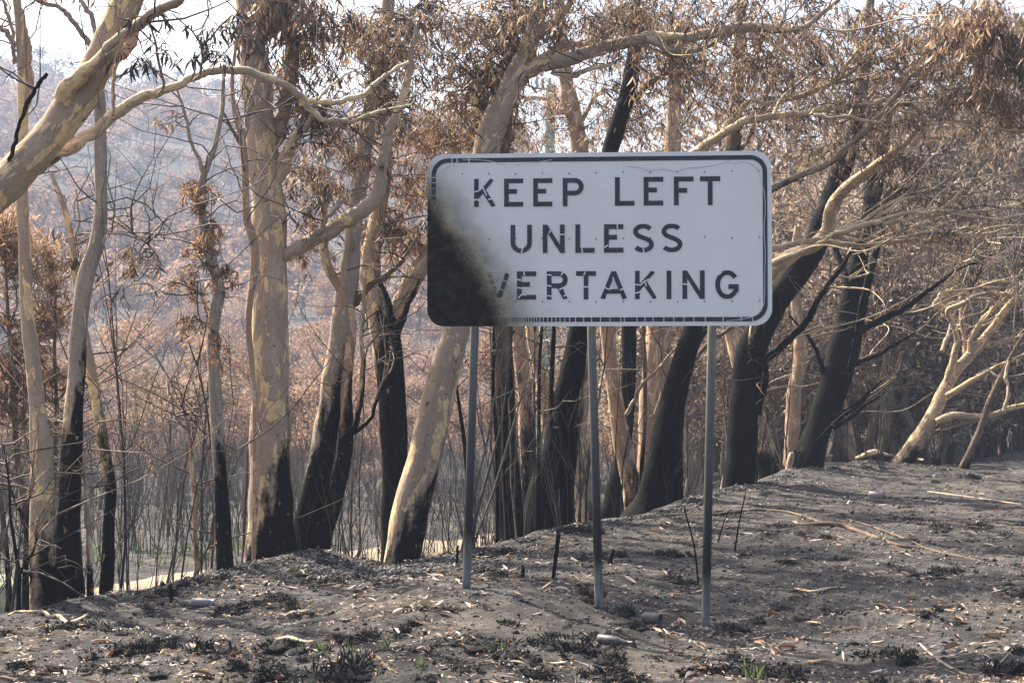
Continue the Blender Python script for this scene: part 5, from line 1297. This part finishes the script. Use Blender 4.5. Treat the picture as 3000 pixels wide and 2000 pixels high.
# ------------------------------------------------------------------ power pole and wires
def build_pole():
    top = pt(1614, 250, 37.0); low = pt(1594, 1080, 37.0)
    dirv = (top - low) / (top[2] - low[2])
    base = low + dirv * (gz(low[0], low[1]) - 0.3 - low[2])
    zg = gz(base[0], base[1])
    root = empty('power_pole', (base[0], base[1], zg), 'pale green power pole with ribbed insulators behind the sign', 'power pole')
    org = np.array([base[0], base[1], zg])
    ts = np.linspace(0, 1, 12)[:, None]
    mb = MB(); tube(mb, base * (1 - ts) + top * ts, np.linspace(0.175, 0.14, 12), 16, rough=0.01)
    link('shaft', mb.mesh('shaft', org, aname=None), simple('pole_green_paint', [(0.28, 0.36, 0.27), (0.36, 0.44, 0.34)], 3, 0.7), root)
    M_INS = simple('insulator_grey', [(0.36, 0.42, 0.45), (0.48, 0.53, 0.56)], 10, 0.4)
    M_STEEL = simple('galvanised_bracket', [(0.3, 0.32, 0.33), (0.42, 0.44, 0.45)], 8, 0.5, metal=0.4)
    def insul(p0, p1, n, r):
        zz = np.linspace(0, 1, n * 2 + 1)
        P = p0 + (p1 - p0) * zz[:, None]
        mb = MB(); tube(mb, P, np.where(np.arange(len(zz)) % 2 == 1, r, r * 0.5), 12, rough=0.0)
        link('insulator', mb.mesh('insulator', org, aname=None), M_INS, root)
    c = pt(1602, 290, 36.9)
    insul(c, c + np.array([-0.66, -0.05, 0.03]), 15, 0.075)
    c2 = pt(1608, 262, 36.9)
    for dx in (-0.32, -0.16, 0.02):
        insul(c2 + np.array([dx, 0, 0.0]), c2 + np.array([dx, 0, 0.30]), 5, 0.06)
    mb = MB(); tube(mb, np.array([c2 + np.array([-0.75, 0, 0.16]), c2 + np.array([-0.35, 0, 0.03]), c2 + np.array([0.2, 0, 0.0])]), [0.03, 0.03, 0.03], 8, rough=0)
    link('crossarm', mb.mesh('crossarm', org, aname=None), M_STEEL, root)
    mb = MB(); tube(mb, np.array([c2 + np.array([-0.5, 0, -0.12]), c2 + np.array([-0.2, 0, -0.02]), c2 + np.array([0.05, 0, 0.05])]), [0.02, 0.02, 0.02], 8, rough=0)
    link('brace', mb.mesh('brace', org, aname=None), M_STEEL, root)
    return low, dirv
plow, pdir = build_pole()
M_WIRE = simple('wire_dark', [(0.03, 0.03, 0.035), (0.06, 0.06, 0.065)], 3, 0.6)
for i, (name, ys) in enumerate((('topmost', (219, 433, 640)), ('upper middle', (290, 502, 720)), ('lower middle', (388, 565, 790)), ('lowest', (440, 640, 850)))):
    d0, d1 = 44.0, 37.0
    A = pt(-900, ys[0] - 0.30 * 900, 46.0); B = pt(0, ys[0], 44.0); Cc = pt(700, ys[1], 40.5)
    z_at = pt(1594, ys[2], 37.0)[2]
    E = plow + pdir * (z_at - plow[2]) + np.array([0.0, -0.15, 0])
    P = catmull(np.array([A, B, Cc, E]), 14)
    mb = MB(); tube(mb, P, np.full(len(P), 0.011), 6, rough=0)
    o = link('power_line', mb.mesh('power_line', A, aname=None), M_WIRE, None, A)
    tag(o, '%s of the thin dark power lines strung across the hazy valley' % name, 'power line')

# ------------------------------------------------------------------ pale boulder by the track
def boulder():
    c = ground_hit(-6, 1800) if False else None
    d = 17.0
    p = pt(-10, 1728, d)
    g = gz(p[0], p[1])
    mb = MB()
    n, m = 40, 22
    th = np.linspace(0, 2 * math.pi, n, endpoint=False); ph = np.linspace(0.02, math.pi - 0.02, m)
    TH, PH = np.meshgrid(th, ph)
    X = np.sin(PH) * np.cos(TH); Y = np.sin(PH) * np.sin(TH); Z = np.cos(PH)
    Z = np.sign(Z) * np.abs(Z) ** 0.8
    r = 1 + 0.10 * vnoise(X * 2 + 5, Z * 9 + Y, 3) + 0.05 * vnoise(Y * 3, Z * 16, 6)
    top = pt(-4, 1670, d)[2]; hh = max(0.2, (top - g) / 2)
    V = np.stack([X * r * 0.32, Y * r * 0.32, Z * r * hh + g + hh - 0.05], -1).reshape(-1, 3) + np.array([p[0], p[1], 0])
    i = np.arange(m - 1)[:, None] * n; j = np.arange(n)[None]
    mb.add(V, np.stack([i + j, i + n + j, i + n + (j + 1) % n, i + (j + 1) % n], -1).reshape(-1, 4))
    o = link('boulder', mb.mesh('boulder', (p[0], p[1], g), aname=None), simple('boulder_green', [(0.2, 0.21, 0.12), (0.4, 0.4, 0.26), (0.55, 0.54, 0.38)], 3, 0.9, 0.6, 0.02, stretch=(1, 1, 6)), None, (p[0], p[1], g))
    tag(o, 'pale greenish rounded boulder beside the sandy track', 'boulder')
boulder()

# ------------------------------------------------------------------ litter on the burnt verge
def verge_points(n, rng, front=0.4, rmin=6.2, rmax=31.0, power=1.0):
    out = np.zeros((0, 2))
    while len(out) < n:
        az = np.radians(rng.uniform(-25, 25, n)); r = np.exp(rng.uniform(math.log(rmin), math.log(rmax), n))
        x = r * np.sin(az); y = r * np.cos(az)
        ok = y < np.interp(x, CX, CY) + front
        out = np.vstack([out, np.stack([x, y], 1)[ok]])
    return out[:n]

lr = np.random.default_rng(77)
def litter():
    mb = MB()
    n = 26000
    Q = verge_points(n, lr)
    # gather in drifts
    keep = (vnoise(Q[:, 0] / 0.7, Q[:, 1] / 0.7, 51) + 0.5 * vnoise(Q[:, 0] / 0.25, Q[:, 1] / 0.25, 52)) + lr.random(n) * 0.5 > 0.08
    Q = Q[keep]; n = len(Q)
    z = terrain(Q[:, 0], Q[:, 1])
    a = lr.uniform(0, 2 * math.pi, n)
    D = np.stack([np.cos(a), np.sin(a), lr.normal(size=n) * 0.14 + 0.08], 1)
    le = np.where(lr.random(n) < 0.05, lr.uniform(0.08, 0.16, n), lr.uniform(0.015, 0.06, n)); w = le * lr.uniform(0.10, 0.26, n)
    dn = D / np.linalg.norm(D, axis=1)[:, None]
    P = np.stack([Q[:, 0], Q[:, 1], z + lr.uniform(0.006, 0.018, n)], 1) - dn * (le / 2)[:, None]
    P[:, 2] = np.maximum(P[:, 2], z + 0.003)
    up = np.tile([0, 0, 1.0], (n, 1)) + lr.normal(size=(n, 3)) * 0.22
    S = np.cross(dn, up); S /= np.linalg.norm(S, axis=1)[:, None]
    Nn = np.cross(S, dn)
    sgn = np.where(Nn[:, 2] < 0, -1, 1)[:, None]; Nn = Nn * sgn
    curl = lr.uniform(-0.05, 0.18, n)
    m1 = P + dn * (le * 0.33)[:, None] + Nn * (curl * le)[:, None]; m2 = P + dn * (le * 0.68)[:, None] + Nn * (curl * le)[:, None]
    tip = P + dn * le[:, None]
    V = np.stack([P, m1 + S * (w / 2)[:, None], m2 + S * (w * 0.42)[:, None], tip, m2 - S * (w * 0.42)[:, None], m1 - S * (w / 2)[:, None]], 1)
    i = (np.arange(n) * 6)[:, None]
    mb.add(V.reshape(-1, 3), np.concatenate([i + np.array([[0, 1, 2, 3]]), i + np.array([[0, 3, 4, 5]])]), np.repeat(lr.random(n), 6))
    m = leafmat('leaf_litter', [(0, (0.05, 0.035, 0.025)), (0.2, (0.22, 0.11, 0.06)), (0.45, (0.28, 0.19, 0.125)), (0.78, (0.38, 0.30, 0.225)), (1.0, (0.52, 0.46, 0.39))], 0.1, 0.7)
    o = link('leaf_litter', mb.mesh('leaf_litter', smooth=False), m)
    tag(o, 'pale dry leaves and bark strips scattered over the burnt verge', 'leaf litter', kind='stuff')
litter()

def pebbles():
    mb = MB()
    n = 16000
    Q = verge_points(n, lr)
    q2 = np.stack([lr.normal(-1.75, 0.75, 6500), lr.normal(12.35, 0.5, 6500)], 1)
    q2 = q2[q2[:, 1] < np.interp(q2[:, 0], CX, CY) + 0.3]
    q3 = verge_points(5000, lr); q3 = np.stack([q3[:, 0], np.interp(q3[:, 0], CX, CY) - np.abs(lr.normal(0, 0.35, 5000)) + 0.1], 1)
    q4 = verge_points(5000, lr, 0.2); n4 = len(q4)
    q4 = q4[vnoise(q4[:, 0] / 0.8, q4[:, 1] / 0.8, 61) + 0.6 * vnoise(q4[:, 0] / 0.2, q4[:, 1] / 0.2, 62) > 0.02]
    Q = np.vstack([Q, q2, q3, q4]); n = len(Q); n4 = len(q4)
    z = terrain(Q[:, 0], Q[:, 1])
    s = np.exp(lr.normal(math.log(0.008), 0.42, n)) * np.clip(Q[:, 1] / 10.0, 0.75, 1.35)
    s[-n4:] = np.clip(np.exp(lr.normal(math.log(0.012), 0.4, n4)), 0, 0.026)
    O = np.array([[1, 0, 0], [0, 1, 0], [-1, 0, 0], [0, -1, 0], [0, 0, 0.75], [0, 0, -0.75]], float)
    V = O[None] * s[:, None, None] * lr.uniform(0.35, 1.6, (n, 6, 1))
    a = lr.uniform(0, 6.28, n); c, sn = np.cos(a)[:, None], np.sin(a)[:, None]
    V = np.stack([V[..., 0] * c - V[..., 1] * sn, V[..., 0] * sn + V[..., 1] * c, V[..., 2]], -1)
    V += np.stack([Q[:, 0], Q[:, 1], z + s * 0.3], 1)[:, None]
    f = np.array([[0, 1, 4], [1, 2, 4], [2, 3, 4], [3, 0, 4], [1, 0, 5], [2, 1, 5], [3, 2, 5], [0, 3, 5]])
    mb.add(V.reshape(-1, 3), ((np.arange(n) * 6)[:, None, None] + f[None]).reshape(-1, 3), np.repeat(np.concatenate([lr.random(n - n4), lr.random(n4) * 0.45]), 6))
    t = NT('ash_gravel')
    m = t.done(t.bsdf(t.ramp(t.attr('rnd'), [(0, (0.012, 0.012, 0.012)), (0.55, (0.05, 0.048, 0.047)), (0.85, (0.13, 0.12, 0.11)), (1, (0.28, 0.26, 0.235))]), 0.9))
    o = link('ash_gravel', mb.mesh('ash_gravel', smooth=False), m)
    tag(o, 'charcoal crumbs and grey gravel over the burnt verge', 'gravel', kind='stuff')
pebbles()

# burnt grass tussocks, each one a black bristling lump
M_TUS = simple('tussock_char', [(0.008, 0.008, 0.008), (0.018, 0.017, 0.016), (0.04, 0.036, 0.032)], 30, 0.95, 0.6, 0.01)
TUS = []
for k in range(6):
    rng = np.random.default_rng(900 + k)
    mb = MB()
    for q in range(rng.integers(7, 12)):
        c0 = np.array([rng.normal() * 0.3, rng.normal() * 0.18, 0.0]); sz = rng.uniform(0.07, 0.2)
        n, m = 9, 5
        th = np.arange(n) * 2 * math.pi / n; ph = np.linspace(0.15, math.pi / 2 + 0.4, m)
        V = []
        for i in range(m):
            rr = np.sin(ph[i]) * (1 + 0.9 * (rng.random(n) - 0.5)); zz = np.cos(ph[i]) * 0.8 * (1 + 1.2 * (rng.random(n) - 0.5))
            V.append(np.stack([rr * np.cos(th), rr * np.sin(th), zz], 1) * sz + c0)
        V = np.concatenate(V)
        i = np.arange(m - 1)[:, None] * n; j = np.arange(n)[None]
        mb.add(V, np.stack([i + j, i + n + j, i + n + (j + 1) % n, i + (j + 1) % n], -1).reshape(-1, 4))
        mb.add(V[:n], [list(range(n))])
        nb = 34
        e = unit(nb, rng); e[:, 2] = np.abs(e[:, 2])
        D = e * 0.5 + np.array([0, 0, 0.5]) + rng.normal(size=(nb, 3)) * 0.6
        kites(mb, c0 + e * sz * rng.uniform(0.7, 1.5, (nb, 1)), D, rng.uniform(0.05, 0.2, nb), rng.uniform(0.015, 0.04, nb), rng.random(nb), rng)
    me = mb.mesh('burnt_tussock', smooth=False); me.materials.append(M_TUS); TUS.append(me)
TQ = verge_points(270, lr, front=0.0, rmin=6.8, rmax=26)
hand = [(850, 1905, .30), (1000, 1975, .34), (870, 1990, .30), (1060, 1890, .24), (560, 1920, .22), (640, 1935, .2), (760, 1930, .12), (25, 1960, .2), (1440, 1895, .22), (1590, 1895, .2), (1640, 1900, .24), (1820, 1800, .2), (2150, 1850, .24), (1800, 1870, .16), (2270, 1780, .16), (1500, 1830, .14), (1380, 1870, .14), (2760, 1790, .14), (2560, 1930, .22), (2650, 1930, .16), (2290, 1990, .26), (1230, 1830, .16), (740, 1770, .14), (980, 1720, .12), (870, 1780, .15), (430, 1790, .14), (1560, 1970, .18), (1900, 1930, .12)]
LANDMARKS = []
for nm, px, py in (('the left sign post', 1369, 1737), ('the middle sign post', 1756, 1792), ('the right sign post', 2064, 1836), ('the gravelly mound', 900, 1660), ('the long-necked bottle', 1770, 1882), ('the small mauve bottle', 585, 1770),
                   ('the crooked bleached branch', 150, 1805), ('the thick dark fallen branch', 2560, 1570), ('the bowed vine-like twig', 2830, 1960), ('the flat tan strip of bark', 865, 1880), ('the straight pale stick', 2850, 1465), ('the curled strip of dry bark', 1110, 1945), ('the double black trunk', 2380, 1400), ('the long slender stick', 2740, 1620), ('the twin charred trunk', 190, 1770)):
    q = ground_hit(px, py); LANDMARKS.append((nm, q[0], q[1]))
for i in range(len(TQ) + len(hand)):
    if i < len(hand):
        p = ground_hit(hand[i][0], hand[i][1]); s = hand[i][2] * 1.35; x, y = p[0], p[1]
    else:
        x, y = TQ[i - len(hand)]; s = lr.uniform(0.08, 0.22) if lr.random() < .8 else lr.uniform(.2, .36)
    o = link('burnt_tussock', TUS[lr.integers(0, 6)], None, None, (x, y, gz(x, y) - 0.01))
    o.rotation_euler = (0, 0, lr.uniform(0, 6.28)); o.scale = (s * lr.uniform(.9, 1.7), s * lr.uniform(.7, 1.1), s * lr.uniform(.55, 1.0))
    lm = min(LANDMARKS, key=lambda q: math.hypot(q[1] - x, q[2] - y))
    tag(o, '%s charred black tussock stubble %s %s' % ('large' if s > .2 else 'middling' if s > .11 else 'small', 'close to' if math.hypot(lm[1] - x, lm[2] - y) < 1.0 else 'some way from', lm[0]), 'tussock', 'charred tussocks dotted over the verge')

# ------------------------------------------------------------------ fallen sticks, stubs, glass
def stick(label, z, pts, w, kind='brown', twigs=(), lift=0.0, name='fallen_branch', cat='branch'):
    P = []
    for q in pts:
        g = ground_hit(*zpx(z, *q)); P.append(g)
    P = np.array(P); d = P[:, 1].mean()
    r = np.interp(np.linspace(0, 1, len(P)), np.linspace(0, 1, len(w)), w) / F * d / 2
    P[:, 2] += r * 0.7 + lift
    Ps, Rs_ = smooth_path(P, r, 6)
    mb = MB(); tube(mb, Ps, Rs_, 8, -99, 0, 0.1, len(label))
    o = link(name, mb.mesh(name, P[0], aname='char', bname='bc'), BARK[kind], None, P[0])
    tag(o, label, cat)
    return o
stick('long thin grey branch arching over the bank behind the right hand post', '8', [(-80, 470), (200, 445), (380, 448), (560, 432), (700, 420), (880, 440), (1050, 490), (1150, 520)], (6, 9, 6), 'brown')
stick('thick dark fallen branch lying down the bank', '8', [(900, 505), (1000, 510), (1150, 520), (1260, 540), (1400, 590), (1560, 640), (1720, 665)], (6, 15, 12, 6), 'brown')
stick('long slender fallen stick lying below the thick dark branch', '8', [(1240, 470), (1440, 540), (1640, 610), (1760, 670), (1950, 710), (2130, 750)], (4, 6, 4), 'brown')
stick('straight pale stick across the upper slope of the verge', '8', [(1750, 305), (1900, 325), (2100, 350), (2340, 385)], (6, 7, 4), 'grey')
stick('thin bowed vine-like twig curving over bare soil', '8', [(1700, 1260), (1780, 1335), (1880, 1400), (2000, 1460), (2100, 1445), (2200, 1380), (2285, 1290)], (7, 8, 4), 'grey')
stick('crooked bleached branch lying below the twin charred trunk', 'P', [(25, 1806), (48, 1794), (90, 1797), (130, 1799), (146, 1810), (172, 1810), (197, 1830), (228, 1820), (256, 1806)], (6, 10, 14, 8), 'lit')
stick('short bleached stick resting on the crest of the bank', 'P', [(2510, 1362), (2560, 1347), (2600, 1338)], (8, 14, 10), 'lit', lift=0.1)
stick('thin pale stick lying along the crest beside a bleached one', 'P', [(2585, 1350), (2650, 1352), (2706, 1366)], (8, 9, 5), 'lit', lift=0.1)
stick('dark log end lying behind the leaning pink-grey trunk', 'P', [(1180, 1652), (1240, 1634), (1300, 1630)], (10, 14, 12), 'brown')
stick('curled strip of dry bark with a dark underside on the verge', 'P', [(1075, 1938), (1092, 1920), (1110, 1935), (1130, 1958), (1165, 1975)], (6, 10, 12, 5), 'brown')
stick('flat tan strip of bark near the foreground tussocks', 'P', [(810, 1880), (850, 1876), (890, 1884), (920, 1882)], (8, 14, 6), 'lit')
stick('short angled charred stick beside the foreground tussocks', 'P', [(880, 1918), (898, 1905), (910, 1898)], (5, 8, 6), 'grey')
stick('pale twig lying in front of the middle post', 'P', [(1680, 1938), (1710, 1948), (1740, 1958)], (5, 5, 3), 'grey')
stick('broad strip of tan bark among leaves in the foreground', 'P', [(2330, 1725), (2380, 1735), (2420, 1727), (2460, 1720)], (6, 10, 4), 'lit')
stick('thin dry stick on the slope below the mound', 'P', [(560, 1790), (620, 1795), (680, 1793)], (4, 6, 4), 'grey')

def stub(label, px, py0, py1, w0, w1, lean=0.0, name='stick', cat='stick', mid=None):
    g = ground_hit(px, py0)
    d = g[1]
    h = (py0 - py1) / F * d
    P = np.array([g - np.array([0, 0, 0.05]), g + np.array([lean * 0.4 + 0.01, 0.01, h * 0.5]), g + np.array([lean, 0, h])])
    Ps, Rs_ = smooth_path(P, np.array([w0, (w0 + w1) / 2, w1]) / F * d / 2, 5)
    mb = MB(); tube(mb, Ps, Rs_, 7, 99, 0, 0.14, px)
    o = link(name, mb.mesh(name, g, aname='char', bname='bc'), BARK['brown'], None, g)
    tag(o, label, cat)
stub('slim charred stick stuck upright between left and middle posts', 1618, 1695, 1565, 12, 14, 0.05)
stub('thin black stake standing on the bank left of the posts', 1334, 1655, 1598, 10, 7, 0.02)
stub('small pointed charred stub low on the slope', 1527, 1690, 1655, 16, 5, 0.01, 'stub', 'stub')
stub('stout charred stub leaning right beside the middle post', 1782, 1650, 1610, 18, 8, 0.05, 'stub', 'stub')
stub('black upright peg beside the small bottle', 498, 1766, 1714, 9, 9, 0.0)
stub('long thin black whip leaning on the verge beside the right hand post', 2048, 1715, 1490, 6, 4, -0.12)
stub('thin dark whip growing behind the right hand post', 2150, 1615, 1440, 6, 3, 0.12)
stub('short charred whip by the right hand post', 2100, 1590, 1500, 5, 3, 0.12)

def lathe(profile, n=20):
    prof = np.array(profile); m = len(prof)
    th = np.arange(n) * 2 * math.pi / n
    V = np.stack([prof[:, None, 1] * np.cos(th)[None], prof[:, None, 1] * np.sin(th)[None], np.repeat(prof[:, :1], n, 1)], -1).reshape(-1, 3)
    i = np.arange(m - 1)[:, None] * n; j = np.arange(n)[None]
    return V, np.stack([i + j, i + (j + 1) % n, i + n + (j + 1) % n, i + n + j], -1).reshape(-1, 4)
def lying(name, label, cat, px, py, prof, mat, yaw, roll=0.04, sc=1.0):
    V, Fq = lathe(prof)
    mb = MB(); mb.add(V, Fq)
    me = mb.mesh(name, aname=None)
    g = ground_hit(px, py)
    o = link(name, me, mat, None, (g[0], g[1], g[2] + max(q[1] for q in prof) * sc * 0.75))
    o.rotation_euler = (math.pi / 2 + roll, 0, yaw + math.pi / 2); o.scale = (sc,) * 3
    return tag(o, label, cat)
M_GLASS1 = simple('sooty_glass', [(0.035, 0.035, 0.036), (0.07, 0.066, 0.064), (0.12, 0.105, 0.09)], 12, 0.5, 0.05, 0.001, 0.0, 0.25)
M_GLASS2 = simple('smoky_mauve_glass', [(0.13, 0.115, 0.125), (0.22, 0.195, 0.19)], 10, 0.45, 0.05, 0.001, 0.0, 0.3)
bottle = [(0.0, 0.004), (0.0, 0.03), (0.006, 0.036), (0.13, 0.036), (0.16, 0.031), (0.19, 0.017), (0.22, 0.0145), (0.252, 0.0135), (0.254, 0.017), (0.27, 0.017), (0.27, 0.011), (0.2, 0.010)]
lying('glass_bottle', 'sooty grey long-necked bottle lying on the verge in front of the posts', 'bottle', 1752, 1882, bottle, M_GLASS1, math.radians(-25), sc=0.85)
lying('glass_bottle', 'broken sooty bottle body among leaves beside the middle post', 'bottle', 1885, 1822, [(0.0, 0.03), (0.01, 0.037), (0.10, 0.038), (0.12, 0.036), (0.115, 0.03), (0.02, 0.03)], M_GLASS1, math.radians(-30), sc=1.1)
lying('glass_bottle', 'small smoky mauve bottle with a pale rim lying on the slope', 'bottle', 560, 1778, [(0.0, 0.004), (0.0, 0.03), (0.005, 0.034), (0.10, 0.034), (0.13, 0.03), (0.155, 0.029), (0.157, 0.033), (0.165, 0.033), (0.165, 0.025), (0.12, 0.024)], M_GLASS2, math.radians(12), sc=1.0)
lying('drink_can', 'pale crushed can on the upper slope of the verge', 'can', 2545, 1458, [(0, 0.004), (0, 0.03), (0.004, 0.033), (0.11, 0.033), (0.118, 0.028), (0.118, 0.003)], simple('can_faded', [(0.2, 0.16, 0.16), (0.3, 0.27, 0.25)], 14, 0.6), math.radians(-15), sc=1.6)

# a few green shoots
M_GREEN = leafmat('grass_green', [(0, (0.06, 0.10, 0.03)), (1, (0.15, 0.19, 0.07))], 0.4)
for label, px, py, s in (('fresh green grass shoots at the rim of a large tussock', 1125, 1905, 1.0), ('small green shoots between two tussocks', 1022, 1915, .8), ('thin green shoot in front of tussocks', 940, 1905, .7), ('green shoot beside the long black tussock', 1450, 1908, .8), ('low bright green tuft at the foreground edge', 2210, 1995, 1.4), ('pale green sprig at the left of foreground leaves', 1228, 1960, .7), ('tiny green sprout on the slope of the mound', 865, 1680, .9)):
    g = ground_hit(px, py)
    mb = MB(); n = 16
    D = lr.normal(size=(n, 3)) * 0.35 + np.array([0, 0, 0.8])
    kites(mb, np.array([g] * n) + np.c_[lr.normal(size=(n, 2)) * 0.025 * s, np.full(n, -0.005)], D, lr.uniform(0.05, 0.12, n) * s, np.full(n, 0.007), lr.random(n))
    tag(link('grass_tuft', mb.mesh('grass_tuft', g, smooth=False), M_GREEN, None, g), label, 'grass')
mb = MB(); n = 1300
Q = np.stack([lr.normal(0, 1, n), lr.normal(0, 1, n)], 1)
c1 = pt(560, 1610, 24.5); Q = Q * np.array([2.6, 1.3]) + c1[:2]
ok = np.array([not on_path(q[0], q[1], 1.7) for q in Q]) & (vnoise(Q[:, 0] * 1.5, Q[:, 1] * 1.5, 5) > 0.0)
Q = Q[ok]; n = len(Q)
D = lr.normal(size=(n, 3)) * 0.5 + np.array([0, 0, 0.7])
kites(mb, np.c_[Q, terrain(Q[:, 0], Q[:, 1])], D, lr.uniform(0.08, 0.25, n), lr.uniform(0.02, 0.05, n), lr.random(n))
tag(link('regrowth', mb.mesh('regrowth', smooth=False), M_GREEN), 'patch of low green regrowth among burnt stems beyond the track', 'regrowth', kind='stuff')

# ------------------------------------------------------------------ smoke haze over the valley
def haze():
    x0, x1, y0, y1, z0, z1 = -430, 430, -430, 430, -12, 92
    V = [[x, y, z] for x in (x0, x1) for y in (y0, y1) for z in (z0, z1)]
    mb = MB(); mb.add(V, [[0, 1, 3, 2], [4, 6, 7, 5], [0, 4, 5, 1], [2, 3, 7, 6], [0, 2, 6, 4], [1, 5, 7, 3]])
    m = bpy.data.materials.new('haze_air'); m.use_nodes = True
    t = m.node_tree; t.nodes.clear()
    o = t.nodes.new('ShaderNodeOutputMaterial'); v = t.nodes.new('ShaderNodeVolumePrincipled')
    v.inputs['Color'].default_value = (0.265, 0.315, 0.42, 1)
    v.inputs['Density'].default_value = HAZE
    v.inputs['Anisotropy'].default_value = 0.2
    t.links.new(v.outputs[0], o.inputs['Volume'])
    tag(link('haze', mb.mesh('haze', smooth=False, aname=None), m), 'thin blue smoke haze filling the valley air', 'haze', kind='stuff')
HAZE = 0.0021
haze()
